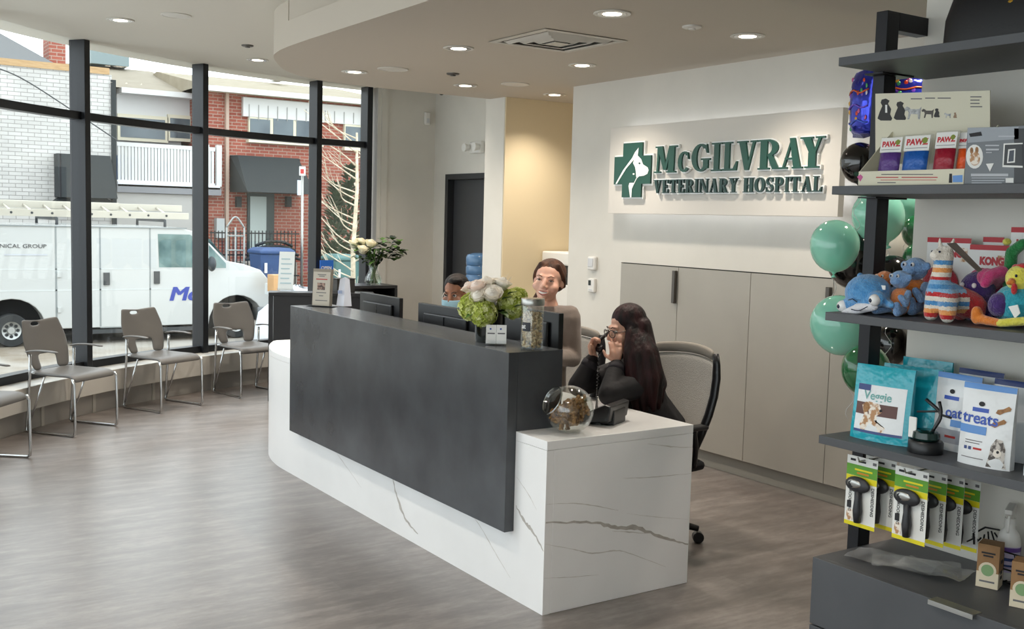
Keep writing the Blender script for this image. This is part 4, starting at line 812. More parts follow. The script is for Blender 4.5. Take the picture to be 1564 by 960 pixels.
# ================================================================ task chairs
MESHG = mat('grey_mesh_fabric', '#b4b0a9', .85, var='#bfbbb4', scale=160, bump=.4, bscale=220); MFR = mat('mesh_trim', '#8d877e', .8)
def task_chair(label, loc, rot):
    t = thing('task_chair', label, 'office chair', loc, rot, 'task chairs behind the desk')          # local y forward
    def bk(u, v): return V((u*(.20+.035*math.sin(v*PI*.8)), -.235-.06*math.sin(v*2.2)+.06*u*u-.03*v, .56+.5*v-.02*u*u*v))
    us = [-1+.25*i for i in range(9)]; vs = [0, .15, .3, .45, .6, .75, .88, 1]
    solid(grid(bk, us, vs[:-1]), 'backrest', MESHG, t, .02); solid(grid(bk, us, [.88, .94, 1.0]), 'top_band', MFR, t, .028)
    for s in (-1, 1):
        MB().tube([bk(s*1.03, v)-V((0, .012, 0)) for v in (-.08, .1, .3, .5, .7, .85, .97)], [.016, .018, .018, .018, .018, .016, .013], 8, flat=(1, 1.5)).build('side_rail', BPL, t, smooth=1, local=True)
        MB().tube(bez([(s*.245, -.12, .44), (s*.27, -.1, .55), (s*.272, -.08, .64)], 5), .014, 8).build('arm_post', BPL, t, smooth=1, local=True); MB().box(s*.272-.035, s*.272+.035, -.16, .09, .641, .665).build('armrest', BPL, t, bevel=.012, local=True)
    MB().tube([bk(0, .25)-V((0, .03, 0)), (0, -.33, .5), (0, -.2, .42), (0, -.05, .41)], .022, 8).build('spine', BPL, t, smooth=1, local=True)
    def st(u, v): return V((u*.245, -.22+.46*v, .465-.03*(v > .9)-.012*math.sin(PI*v)*(1-u*u)))
    solid(grid(st, us, [0, .1, .3, .5, .7, .9, 1]), 'seat', mat('dark_seat_fabric', '#26262a', .9), t, .06, off=-1)
    MB().cyl((0, 0, .1), (0, 0, .39), .028).build('gas_lift', BPL, t, smooth=40, local=True); MB().box(-.1, .1, -.1, .1, .38, .41).build('mechanism', BPL, t, local=True)
    for k in range(5):
        a = k*2*PI/5+.3; d = V((math.cos(a), math.sin(a), 0)); MB().tube([d*.02+V((0, 0, .12)), d*.2+V((0, 0, .1)), d*.3+V((0, 0, .075))], [.028, .022, .016], 8).build('base_leg', BPL, t, smooth=1, local=True)
        c = d*.3; MB().cyl(c+V((-d.y*.022, d.x*.022, .03)), c+V((d.y*.022, -d.x*.022, .03)), .03, n=14).build('caster', BPL, t, smooth=40, local=True)
    return t
def face_rot(f): return math.atan2(-f.x, f.y)
f2 = (Lr*.81-Bk*.59).normalized(); top2 = pd(1049, 524, 5.75)
c2 = task_chair('grey mesh task chair behind the person in the black jacket', (top2.x+f2.x*.28, top2.y+f2.y*.28, 0), face_rot(f2))
f1 = (Lr*.7-Bk*.71).normalized(); top1 = pd(878, 485, 6.5)
dup(c2, (top1.x+f1.x*.28, top1.y+f1.y*.28, 0), face_rot(f1), 'grey mesh task chair behind the person in the taupe hoodie')
# ================================================================ retail shelf
SXF, SXB, SY1, SY0 = 3.031, 3.53, 2.52, .55
t = thing('display_shelf', 'tall charcoal retail shelf unit with black posts against the white wall', 'shelf', (3.28, 1.5, 0))
for z in (.952, 1.4, 1.848, 2.296): MB().box(SXF, SXB-.001, SY0, SY1, z-.03, z).build('shelf_board', GREYL, t, bevel=.0015)
for y in (SY1+.002, SY0-.052): 
    p = MB().box(3.288, 3.356, y, y+.05, 0, 2.493).box(3.3565, SXB-.001, y, y+.05, 2.427, 2.493).build('post', BLACKM, t, bevel=.002)
    for z in (.952, 1.4, 1.848, 2.296): MB().box(3.24, 3.42, y-.03 if y > 1 else y, y+.05 if y > 1 else y+.08, z-.036, z-.0305).build('bracket', BLACKM, p)
MB().box(SXF+.022, SXB-.001, SY0, SY1-.001, .04, .4995).build('base_cabinet', GREYL, t, bevel=.0015)
for y0, y1 in ((1.503, SY1), (SY0, 1.497)):
    for z0, z1 in ((.252, .5), (.04, .246)):
        dr = MB().box(SXF, SXF+.0215, y0+.002, y1-.002, z0, z1).build('drawer_front', GREYL, t, bevel=.0015)
        ym = 1.945 if y0 > 1 else 1.0; MB().box(SXF-.02, SXF+.03, ym-.08, ym+.08, z1-.004, z1+.002).box(SXF-.02, SXF-.018, ym-.08, ym+.08, z1-.014, z1-.004).build('handle', STEEL, dr, bevel=.0005)
# ---------------------------------------------------------------- pouches
YR = V((0, -1, 0)); OUT = V((-1, 0, 0))
class Pouch:
    def __init__(s, name, label, cat, base, W, H_, D_, m, yaw=0, lean=0, group=None, zip_m=None):
        s.W, s.H, s.D = W, H_, D_; q = Mx.Rotation(yaw, 3, 'Z'); s.r = q @ YR; s.o = q @ OUT; s.u = (UP*math.cos(lean)-s.o*math.sin(lean)).normalized(); s.b = V(base)
        s.t = thing(name, label, cat, base, 0, group)
        n = 12; us = [-1+2*i/n for i in range(n+1)]; rs = []
        for v in (0, .02, .08, .2, .4, .6, .8, .93, 1): rs.append([s.P(u, v, 1) for u in us]+[s.P(u, v, -1) for u in us[::-1]])
        MB().rings(rs).build('bag', m, s.t, smooth=50)
        if zip_m: s.patch('seal_strip', -1, 1, .93, 1, zip_m)
    def P(s, u, v, side, off=0):
        k = (s.D/2)*max(0, 1-v)**.65*math.sqrt(max(0, 1-u*u*.85))*(1 if v > .03 else .9)+.0025+off
        return s.b+s.r*(s.W/2*u*(1-.02*math.sin(PI*v)))+s.u*(s.H*v)+s.o*(side*k)
    def patch(s, name, u0, u1, v0, v1, m, off=.0008, n=6, nv=4, par=None):
        mb = grid(lambda u, v: s.P(u, v, 1, off), [u0+(u1-u0)*i/n for i in range(n+1)], [v0+(v1-v0)*i/nv for i in range(nv+1)]); return mb.build(name, m, par or s.t, smooth=1)
    def blob(s, name, pts, m, off=.0016):                    # flat printed shape from (u, v) outline
        c = (sum(p[0] for p in pts)/len(pts), sum(p[1] for p in pts)/len(pts)); vs = [s.P(*c, 1, off)]+[s.P(*p, 1, off) for p in pts]
        mb = MB().add(vs, [(0, i+1, (i+1) % len(pts)+1) for i in range(len(pts))]); return mb.build(name, m, s.t, smooth=1)
    def oval(s, name, u, v, ru, rv, m, off=.0016, n=14): return s.blob(name, [(u+ru*math.cos(2*PI*i/n), v+rv*math.sin(2*PI*i/n)) for i in range(n)], m, off)
    def text(s, name, st, u, v, size, m, bold=.0, off=.002, sx=1):
        me = text_mesh(st, size, 0, bold, 'CENTER', sx); inv = MW[s.t.name].inverted()
        for q in me.vertices: q.co = inv @ s.P(u+2*q.co.x/s.W, v+q.co.y/s.H, 1, off)
        me.materials.append(m); return link(name, me, s.t)
TEAL = mat('teal_foil', '#1aa3b5', .22, bump=.5, bscale=28, spec=.6); SILV = mat('white_foil', '#dfe2e4', .22, bump=.35, bscale=25, spec=.6); NAVY = mat('print_navy', '#233a78', .4); SKYB = mat('print_sky', '#5b8fd0', .4); BRN = mat('print_brown', '#8a5f38', .6, var='#a77b4e', scale=90); GREYP = mat('print_fur_grey', '#5b5450', .6, var='#c9c3bc', scale=70, contrast=(.45, .55)); FUR = mat('print_fur', '#b68a62', .6, var='#efe6da', scale=50, contrast=(.45, .55)); MAUV = mat('print_maroon', '#5c3a35', .5); PURP = mat('print_purple', '#6d4aa0', .4)
def teal_bag(label, base, yaw, lean=.05, full=True):
    p = Pouch('dental_chew_bag', label, 'treat bag', base, .225, .265, .075, TEAL, yaw, lean, 'teal treat bags')
    if not full: return
    p.patch('label_panel', -.84, .84, .1, .74, SILV); p.patch('brand_block', -.84, -.38, .66, .74, NAVY, .0012); p.patch('photo_band', -.84, .62, .34, .5, MAUV, .0012)
    p.blob('dog_picture', [(-.55, .12), (-.62, .2), (-.5, .34), (-.62, .46), (-.4, .52), (.0, .5), (.12, .4), (-.05, .34), (.0, .24), (.3, .2), (.2, .12)], FUR); p.oval('dog_ear', -.45, .44, .12, .07, BRN, .0022); p.oval('dog_nose', .08, .42, .05, .02, INKD, .0026)
    p.patch('swoosh', -.84, .84, .1, .135, NAVY, .002); p.text('lettering', 'Veggie', -.1, .55, .042, mat('print_teal', '#6aa7a3', .4), .0008)
teal_bag('teal foil bag of dog chews with a dog photo, front corner of the shelf', (3.15, 2.345, .9525), .12)
teal_bag('teal foil bag standing behind the front teal bag', (3.26, 2.31, .9525), .1, .02, False)
p = Pouch('dental_chew_bag', 'teal foil bag at the back against the wall, top edge showing', 'treat bag', (3.42, 2.36, .9525), .2, .275, .06, TEAL, .05, 0, 'teal treat bags'); p.patch('label_panel', -.8, .8, .1, .72, SILV)
p = Pouch('dental_chew_bag', 'teal foil bag half hidden behind the small black gadget stand', 'treat bag', (3.34, 2.19, .9525), .19, .235, .05, TEAL, -.05, 0, 'teal treat bags'); p.patch('label_panel', -.8, .8, .08, .6, SILV)
def hill_bag(label, base, yaw, lean, acc=SKYB, seal=SKYB, rich=True):
    p = Pouch('treat_bag', label, 'treat bag', base, .172, .262, .07, SILV, yaw, lean, 'white treat bags', seal)
    if rich:
        p.patch('logo_bar', -.55, .1, .66, .71, mat('print_royal', '#2a50b0', .4)); p.oval('logo_mark', -.2, .76, .12, .03, INKD); p.text('lettering', 'treats', -.2, .52, .052, mat('print_royal', '#2a50b0', .4), .001)
        p.patch('blue_band', -1, .1, .39, .49, acc, .0012)
        for (u, v) in ((.62, .72), (.5, .56)):
            p.blob('biscuit_picture', [(u-.26, v-.045), (u-.2, v+.0), (u-.0, v+.015), (u+.18, v+.055), (u+.28, v+.03), (u+.24, v-.0), (u+.05, v-.025), (u-.1, v-.06)], BRN, .002)
        p.blob('dog_picture', [(.2, .02), (.3, .16), (.34, .28), (.5, .37), (.72, .36), (.84, .26), (.84, .1), (.9, .02)], GREYP, .002); p.oval('dog_muzzle', .58, .2, .14, .05, mat('print_cream', '#e5ddd2', .6), .0026); p.oval('dog_nose', .6, .215, .05, .018, INKD, .003)
        for v, a, c in ((.3, -.7, .0), (.27, -.7, -.1)): p.patch('text_line', a, c, v, v+.01, INK, .0012, 3, 1)
        for k in range(2): p.patch('mark', -.72+.18*k, -.6+.18*k, .19, .23, NAVY, .0014, 1, 1)
        p.patch('mark', -.34, .0, .2, .225, INKR, .0014, 2, 1); p.patch('text_line', -.8, .1, .09, .1, INK, .0012, 3, 1)
    return p
hill_bag('white bag of dog treats with blue bands and a shaggy dog, frontmost', (3.13, 1.93, .9525), .1, .02)
p = hill_bag('white treat bag behind the black gadget stand', (3.26, 2.12, .9525), -.05, .0, rich=False); p.patch('logo_bar', -.55, .15, .66, .71, mat('print_royal', '#2a50b0', .4)); p.oval('logo_mark', -.2, .77, .12, .03, INKD); p.text('lettering', 'oats', .1, .44, .05, mat('print_royal', '#2a50b0', .4), .001); p.patch('blue_band', -.1, 1, .32, .41, SKYB, .0012); p.patch('grey_band', -1, 1, .1, .28, mat('print_pale_grey', '#a9abb3', .4), .0011); p.patch('mark', -.3, .2, .17, .2, INKR, .0014, 2, 1)
hill_bag('white treat bag at the back with a dark blue top edge', (3.43, 2.15, .9525), 0, 0, seal=NAVY, rich=False)
hill_bag('white treat bag behind the frontmost white bag', (3.3, 1.93, .9525), .05, 0, seal=NAVY, rich=False)
p = hill_bag('white and purple treat bag at the right edge of the picture', (3.14, 1.71, .9525), .1, .02, acc=PURP, seal=NAVY, rich=False); p.patch('purple_band', -1, 1, .55, .68, PURP, .0012); p.patch('purple_band', -1, 1, .22, .27, PURP, .0012)
# black gadget on a stand
t = thing('gadget_stand', 'small black gadget on a round stand between the treat bags', 'gadget', (3.14, 2.15, .952))
MB().lathe([(.001, 0), (.056, 0), (.057, .004), (.057, .036), (.052, .042), (.001, .042)], 30, c=(3.13, 2.15, .9525)).build('base', BPL, t, smooth=40)
MB().lathe([(.001, .043), (.04, .043), (.045, .05), (.043, .07), (.03, .078), (.001, .078)], 24, c=(3.13, 2.15, .9525)).build('unit', mat('dark_green_gloss', '#15302c', .15), t, smooth=40)
MB().box(3.1, 3.106, 2.17, 2.2, .999, 1.07).build('tag', PAPER, t, bevel=.003)
mb = MB()
for k in range(2): mb.tube(bez([(3.12, 2.12-.0*k, 1.03), (3.13, 2.10, 1.09), (3.14, 2.115+.05*k, 1.13)], 5), .006, 6)
mb.tube([(3.13, 2.105, 1.1), (3.13, 2.19, 1.085)], .004, 6).tube([(3.13, 2.105, 1.09), (3.13, 2.06, 1.085)], .004, 6); mb.build('arm', BPL, t, smooth=1)
# ---------------------------------------------------------------- brush packages on hooks
PKG = mat('package_white', '#e6e6e2', .35); GRN = mat('print_green', '#5d9a2e', .4); YEL = mat('print_yellow', '#e0d21f', .4); BRUSH = mat('dark_rubber', '#2c2d31', .45)
def brush_pack(label, loc, rot=0):
    t = thing('grooming_brush_pack', label, 'brush package', loc, rot, 'grooming brush packages')     # origin: top middle, front faces -x, right is -y
    W, H_ = .13, .252
    MB().box(0, .0015, -W/2, W/2, -H_, 0).build('card', PKG, t, local=True)
    def pt(nm, a, b_, c, d, m, x=-.0006): MB().box(x, x+.0005, -b_, -a, c, d).build(nm, m, t, local=True)       # a..b across, left to right
    pt('header_band', -W/2, W/2, -.07, -.03, GRN); pt('yellow_band', -W/2, W/2, -.092, -.0705, YEL); pt('header_text', -.03, .045, -.05, -.044, YEL, -.0012); pt('header_text', -.02, .03, -.062, -.056, mat('print_orange', '#d07f1c', .4), -.0012)
    pt('hang_slot', -.016, .016, -.02, -.013, INKD, -.0012); pt('print_mark', -.05, -.028, -.018, -.01, INKD, -.0012); pt('print_mark', .045, .06, -.02, -.01, INK, -.0012); pt('bottom_band', -W/2, W/2, -H_, -H_+.014, YEL)
    lettering('side_text', 'deShedding', .015, frame((-.0012, .055, -.115), (0, 0, -1), (0, -1, 0)) @ Mx.Identity(4), INKD, t, .0002, .0003) if 0 else None
    for y, s, z in ((.052, 'GROOMING', -.112), (-.043, 'DESHEDDING', -.1)):
        me = text_mesh(s, .0165, .0001, .0003); me.transform(frame((-.0012, y-.002, z), (0, 0, -1), (0, -1, 0))); me.materials.append(INKD); link('side_text', me, t)
    pt('dog_picture', -.056, -.038, -.19, -.165, INKD, -.0012); pt('cat_picture', -.056, -.03, -.235, -.195, FUR, -.0012)
    hd = MB().ell((-.012, .006, -.098), (.015, .052, .029), 20, 10); hd.build('brush_head', BRUSH, t, smooth=1, local=True)
    MB().ell((-.024, .012, -.094), (.006, .03, .016), 16, 8).build('face_plate', STEEL, t, smooth=1, local=True); MB().lathe([(.001, 0), (.013, 0), (.012, .004), (.001, .005)], 16, Mx.Translation((-.0245, .022, -.096)) @ Mx.Rotation(-PI/2, 4, 'Y')).build('button', BPL, t, smooth=40, local=True)
    MB().tube([(-.012, .002, -.12), (-.014, .0, -.15), (-.016, -.002, -.19), (-.013, -.001, -.232)], [.013, .0125, .0165, .0125], 12, flat=(1, 1)).build('handle', BRUSH, t, smooth=1, local=True)
    return t
b0 = brush_pack('grooming brush pack at the left end, front of its hook', (3.09, 2.37, .893))
rx = [((3.16, 2.345, .888), 'grooming brush pack right behind the leftmost one'), ((3.09, 2.168, .895), 'grooming brush pack in front on the second hook, hanging lowest'), ((3.2, 2.172, .873), 'grooming brush pack second on the second hook'), ((3.29, 2.164, .852), 'grooming brush pack third on the second hook'), ((3.38, 2.16, .83), 'grooming brush pack last on the second hook, nearest the wall')]
for l_, lab in rx: dup(b0, l_, 0, lab)
for y in (2.36, 2.17):
    o = MB().tube([(3.529, y, .885), (3.06, y, .885), (3.05, y, .9)], .003, 6).build('hook_rail', STEEL, None, smooth=1); tag(o, 'thin steel hook under the shelf holding brush packs, '+('left' if y > 2.2 else 'right'), 'hook')
# ---------------------------------------------------------------- base top: film, boxes, bottle, basket
FILM = mat('plastic_film', '#b9bcbe', .12, alpha=.42, bump=.6, bscale=14, spec=.8)
def film(label, c, a, L, W, seed):
    rr = random.Random(seed); mb = grid(lambda u, v: V((c[0]+math.cos(a)*(u*L)-math.sin(a)*(v*W)+.006*math.sin(9*u+seed), c[1]+math.sin(a)*(u*L)+math.cos(a)*(v*W), c[2]+.006+.005*math.sin(11*u+5*v+seed)+.003*rr.random())), [-.5+i/12 for i in range(13)], [-.5+i/8 for i in range(9)])
    o = mb.build('plastic_sleeve', FILM, None, smooth=1); return tag(o, label, 'plastic bag', 'clear plastic sleeves')
film('clear plastic sleeve on the drawer top, leftmost of the pile', (3.24, 2.33, .502), 1.9, .3, .16, 1); film('clear plastic sleeve in the middle of the pile', (3.25, 2.24, .51), 2.2, .3, .15, 2); film('clear plastic sleeve at the right end of the pile', (3.25, 2.17, .518), 1.75, .24, .15, 3)
KRAFT = mat('kraft_card', '#9a7650', .75, var='#8f6c48', scale=20); CREAM = mat('print_oatmeal', '#d9cdb4', .6)
def kraft_box(label, x, y, rot):
    t = thing('kraft_box', label, 'box', (x, y, .5005), rot, 'small kraft boxes')
    MB().box(-.035, .035, -.035, .035, 0, .15).build('carton', KRAFT, t, bevel=.001, local=True)
    MB().box(-.0358, -.0352, -.0348, .0348, .001, .055).box(-.0348, .0348, -.0358, -.0352, .001, .055).build('lower_panel', CREAM, t, local=True)
    MB().lathe([(.001, 0), (.028, 0), (.028, .0004), (.001, .0005)], 20, Mx.Translation((-.0362, 0, .062)) @ Mx.Rotation(-PI/2, 4, 'Y')).build('round_print', CREAM, t, local=True)
    MB().lathe([(.001, 0), (.02, 0), (.02, .0003), (.001, .0004)], 20, Mx.Translation((-.0368, 0, .062)) @ Mx.Rotation(-PI/2, 4, 'Y')).build('green_print', mat('print_sage', '#7fa070', .6), t, local=True)
    for z, a in ((.118, .022), (.108, .016), (.02, .024)): MB().box(-.0364, -.0359, -a, a, z, z+.006).build('text_line', INKD if z > .05 else INK, t, local=True)
    for z in (.085, .03, .048): MB().box(-.012, .012, -.0366, -.036, z, z+.012).build('print_mark', INKD, t, local=True)
kraft_box('brown kraft carton with a cream lower panel in front of the spray bottle', 3.32, 2.005, .35); kraft_box('brown kraft carton cut off by the right edge of the picture', 3.24, 1.835, .35)
t = thing('spray_bottle', 'white trigger spray bottle with a purple label beside the kraft carton', 'bottle', (3.45, 2.02, .5005))
MB().lathe([(.001, 0), (.036, 0), (.039, .006), (.039, .13), (.032, .16), (.018, .178), (.017, .19), (.001, .19)], 24, c=(3.45, 2.02, .5005)).build('bottle', WPL, t, smooth=40)
MB().lathe([(.0395, .03), (.0396, .032), (.0396, .118), (.0395, .12)], 24, c=(3.45, 2.02, .5005)).build('label', mat('lilac_label', '#cfc4e0', .5), t, smooth=1); MB().lathe([(.0398, .102), (.04, .103), (.04, .116), (.0398, .117)], 24, c=(3.45, 2.02, .5005)).build('purple_stripe', PURP, t, smooth=1)
MB().lathe([(.0398, .05), (.04, .051), (.04, .056), (.0398, .057)], 24, c=(3.45, 2.02, .5005)).lathe([(.0398, .07), (.04, .071), (.04, .08), (.0398, .081)], 24, c=(3.45, 2.02, .5005)).build('label_line', NAVY, t, smooth=1)
MB().cyl((3.45, 2.02, .6907), (3.45, 2.02, .715), .02, .018).build('collar', WPL, t, smooth=40)
Mt = Mx.Translation((3.45, 2.02, .7155)) @ Mx.Rotation(math.radians(205), 4, 'Z')
b = MB(); b.prism([(0, -.03), (0, .022), (.028, .075), (.045, .085), (.045, -.035), (.03, -.05)], -.013, .013, 1, Mt); b.build('spray_head', WPL, t, bevel=.004)
b = MB(); b.tube([Mt @ V((.05, 0, .018)), Mt @ V((.058, 0, -.01)), Mt @ V((.06, 0, -.04))], [.006, .006, .004], 6).build('trigger', WPL, t, smooth=1)
t = thing('wire_basket', 'black wire basket around the spray bottle', 'basket', (3.45, 1.95, .5005))
for k in range(9):
    y = 2.08-.04*k; MB().tube([(3.39, y, .505), (3.39, y, .6), (3.385, y, .61)], .0022, 5).tube([(3.39, y, .503), (3.52, y, .503)], .0022, 5).build('wire', BLACKM, t, smooth=1)
for z in (.505, .55, .61): MB().tube([(3.52, 2.085, z), (3.39, 2.085, z), (3.387, 1.75, z), (3.52, 1.75, z)], .003, 5).build('wire', BLACKM, t, smooth=1)
for k in range(4): MB().tube([(3.4+.035*k, 2.085, .505), (3.4+.035*k, 2.085, .61)], .0022, 5).build('wire', BLACKM, t, smooth=1)
mb = MB()
for k in range(7): mb.tube([(3.5-.02*k, 2.085+.008*k-.0, .61), (3.49-.02*k, 2.1, .635+.01*math.sin(k))], .003, 5)
mb.tube([(3.52, 2.1, .64), (3.44, 2.105, .66), (3.38, 2.11, .645), (3.37, 2.1, .61)], .0035, 6); mb.build('handle', BLACKM, t, smooth=1)
# ---------------------------------------------------------------- boot display on the second shelf
Z2 = 1.8485; CARD = mat('cream_card', '#ddd8c2', .6); 
t = thing('counter_display_box', 'cream open display box with dog pictures holding packs of rubber boots', 'display box', (3.16, 2.23, Z2))
DB = [(2.435, 2.028)]
y0, y1 = 2.435, 2.028
MB().box(3.065, 3.068, y1, y0, Z2, Z2+.05).build('front_panel', CARD, t); MB().box(3.068, 3.235, y1, y0, Z2, Z2+.003).build('floor_panel', CARD, t)
MB().prism([(3.0685, Z2+.003), (3.235, Z2+.003), (3.245, Z2+.22), (3.21, Z2+.22), (3.0685, Z2+.05)][::1], y0-.003, y0, 1) if 0 else None
for y in (y0-.003, y1):
    MB().add([V((x, yy, z)) for yy in (y, y+.003) for x, z in ((3.0685, Z2+.0035), (3.235, Z2+.0035), (3.235, Z2+.2), (3.0685, Z2+.05))], [(0, 1, 2, 3), (7, 6, 5, 4), (0, 4, 5, 1), (1, 5, 6, 2), (2, 6, 7, 3), (3, 7, 4, 0)]).build('side_panel', CARD, t)
hd = MB().add([onx(u, v, 3.236) for u, v in ((1337, 250), (1478, 250), (1478, 215), (1512, 205), (1512, 138), (1337, 143))]+[onx(u, v, 3.236)+V((.003, 0, 0)) for u, v in ((1337, 250), (1478, 250), (1478, 215), (1512, 205), (1512, 138), (1337, 143))], [(0, 1, 2, 3, 4, 5), (11, 10, 9, 8, 7, 6)]+[(i, i+6, (i+1) % 6+6, (i+1) % 6) for i in range(6)]).build('header_card', CARD, t)
def hprint(nm, pts, m, x=3.235, par=None): MB().prism([tuple(onx(u, v, x).yz) for u, v in pts], x, x+.0005, 0).build(nm, m, par or hd)
FURB = mat('print_fur_black', '#2b2a2c', .6); FURG = mat('print_fur_mixed', '#8d8f93', .6, var='#c6c7c8', scale=80); FURT = mat('print_fur_tan', '#9a7f66', .6)
def pdog(x, y, s, m, sit=True):
    if sit: o = [(0, 0), (.5, 0), (.55, -.1), (.45, -.3), (.5, -.55), (.35, -.8), (.42, -.95), (.25, -1.05), (.05, -1), (.0, -.85), (.08, -.7), (-.05, -.4), (-.15, -.1)]
    else: o = [(0, 0), (.08, -.4), (.0, -.55), (-.12, -.5), (-.2, -.62), (-.05, -.78), (.1, -.72), (.2, -.62), (.7, -.62), (.85, -.75), (.8, -.5), (.75, 0), (.65, 0), (.62, -.3), (.2, -.32), (.1, 0)]
    hprint('dog_picture', [(x+a*s, y+b_*s) for a, b_ in o], m)
for x, y, s, m, si in ((1345, 184, 32, FURB, 1), (1369, 183, 27, FURB, 1), (1386, 182, 25, FURG, 0), (1411, 180, 18, mat('print_fur_dark', '#55504c', .6), 0), (1428, 179, 13, FURB, 1), (1444, 180, 10, FURG, 0), (1457, 180, 8, FURT, 1)): pdog(x, y, s, m, si)
hprint('dog_chest', [(1352, 160), (1355, 160), (1355, 172), (1352, 172)], PAPER, 3.2343)
for x0, x1, y in ((1391, 1408, 150), (1413, 1428, 149), (1432, 1452, 149), (1482, 1499, 147), (1482, 1496, 152), (1482, 1496, 157), (1482, 1500, 162)): hprint('text_line', [(x0, y), (x1, y), (x1, y+1.6), (x0, y+1.6)], INK)
fp = [o for o in t.children if o.name.startswith('front_panel')][0]
for x0, x1, y, m in ((1346, 1425, 265.5, INK), (1338, 1372, 270, INKR), (1377, 1432, 270, INKR), (1345, 1430, 274, mat('print_salmon', '#c98a7c', .6)), (1340, 1368, 278, INK)): hprint('text_line', [(x0, y), (x1, y), (x1, y+1.4), (x0, y+1.4)], m, 3.0643, fp)
hprint('boot_print', [(1455, 268), (1470, 267), (1470, 278), (1455, 278)], SKYB, 3.0643, fp); hprint('boot_print', [(1450, 265), (1454, 265), (1454, 279), (1449, 279)], INKD, 3.0643, fp)
hprint('paw_print', [(1309, 270), (1314, 266), (1318, 270), (1314, 277)], mat('print_pink', '#c4528f', .5), 3.0643, fp)
def boot_pack(label, u0, u1, col, x, vt):
    a, b_ = onx(u0, vt, x), onx(u1, vt, x); w_ = a.y-b_.y; h_ = a.z-Z2-.006; yc_ = (a.y+b_.y)/2
    t = thing('boot_pack', label, 'boot pack', (x, yc_, Z2+.004), 0, 'packs of rubber dog boots'); m = mat('rubber_'+col[1:], col, .35, bump=.6, bscale=40)
    lean = Mx.Translation((x, yc_, Z2+.004)) @ Mx.Rotation(math.radians(8), 4, 'Y')
    MB().box(0, .008, -w_/2, w_/2, 0, h_, lean).build('sleeve', ACRY, t)
    b = MB(); b.rings([[lean @ V((xx, w_*.44*k, z)) for k, xx in ((-1, 0), (-.6, -.008), (0, -.011), (.6, -.008), (1, 0), (1, .004), (-1, .004))] for z in (.004, h_*.2, h_*.45, h_*.66)]); b.build('rubber_boots', m, t, smooth=1)
    MB().box(-.003, -.001, -w_*.46, w_*.46, h_*.67, h_*.97, lean).build('header_card', PAPER, t)
    me = text_mesh('PAWZ', w_*.27, .0002, .0012, 'CENTER'); me.transform(MW[t.name].inverted() @ lean @ frame((-.0034, 0, h_*.79), (0, -1, 0), (0, 0, 1))); me.materials.append(mat('print_crimson', '#c22a35', .5)); link('brand_text', me, t)
    MB().lathe([(.001, 0), (w_*.1, 0), (w_*.1, .0004), (.001, .0005)], 12, lean @ Mx.Translation((-.0032, -w_*.28, h_*.87)) @ Mx.Rotation(-PI/2, 4, 'Y')).build('paw_mark', mat('print_olive', '#7a8a2a', .5), t)
    MB().box(-.0125, -.0118, -w_*.38, w_*.38, .0, h_*.11, lean).build('foot_label', PAPER, t); MB().box(-.0034, -.003, -w_*.4, w_*.4, h_*.72, h_*.73, lean).build('text_line', INK, t)
boot_pack('pack of purple rubber dog boots, first in the display box', 1340, 1375, '#5b3a86', 3.1, 207); boot_pack('pack of blue rubber dog boots', 1376, 1418, '#1d5fb4', 3.1, 204); boot_pack('pack of dark red rubber dog boots', 1424, 1459, '#a01c33', 3.1, 198); boot_pack('pack of orange rubber dog boots beside the grey carton', 1460, 1482, '#e8581f', 3.12, 198)
# grey boxed camera
t = thing('camera_box', 'grey retail carton with a round dog photo and a black camera picture', 'box', (3.1, 1.93, Z2))
GB = mat('carton_grey', '#70757b', .45); MB().box(3.058, 3.16, 1.82, 2.022, Z2, 2.022).build('carton', GB, t, bevel=.001)
def gp(nm, pts, m, x=3.0575): MB().prism([tuple(onx(u, v, x).yz) for u, v in pts], x-.0003, x+.0004, 0).build(nm, m, t)
gp('top_band', [(1478, 195), (1556, 193), (1556, 212), (1478, 218)], mat('carton_pale', '#9aa0a8', .45)); gp('dark_side', [(1549, 196), (1566, 196), (1566, 280), (1549, 280)], mat('carton_black', '#17181d', .35))
def circ(x, y, rx, ry, n=18): return [(x+rx*math.cos(2*PI*i/n), y+ry*math.sin(2*PI*i/n)) for i in range(n)]
gp('photo_disc', circ(1488.5, 239, 13, 18.5), PAPER, 3.057); gp('dog_picture', circ(1489, 242, 8, 11), FUR, 3.0565); gp('dog_ear', circ(1484, 230, 2.5, 5), BRN, 3.0562); gp('dog_ear', circ(1492, 229, 2.5, 5), BRN, 3.0562)
gp('device_outline', [(1533, 219), (1562, 218), (1562, 256), (1531, 255)], PAPER, 3.057); gp('device_picture', [(1535, 221), (1562, 220), (1562, 253), (1533, 252)], mat('carton_black', '#17181d', .35), 3.0566); gp('lens_outline', [(1540, 228), (1551, 227), (1550, 248), (1538, 249)], PAPER, 3.0562); gp('lens_picture', [(1542, 230), (1549, 229), (1548, 246), (1540, 247)], mat('carton_navy', '#20283a', .3), 3.0558)
gp('arrow_mark', [(1506, 250), (1518, 249), (1512, 262)], PAPER, 3.0568)
for x0, x1, y, h_ in ((1505, 1526, 221, 2), (1506, 1526, 227, 2.5), (1506, 1515, 232, 1.5), (1483, 1540, 265, 4), (1484, 1540, 271, 1.2), (1484, 1534, 275, 1.2), (1484, 1530, 278.5, 1.2), (1525, 1550, 207, 2)): gp('text_line', [(x0, y), (x1, y), (x1, y+h_), (x0, y+h_)], mat('print_silver', '#b9bcc2', .5), 3.0562)
gp('white_sticker', [(1536, 271.5), (1548, 271.5), (1548, 279), (1536, 279)], PAPER, 3.0562)
gp('brand_plate', [(1480, 204), (1498, 201), (1500, 207), (1482, 209)], INKD, 3.0562)
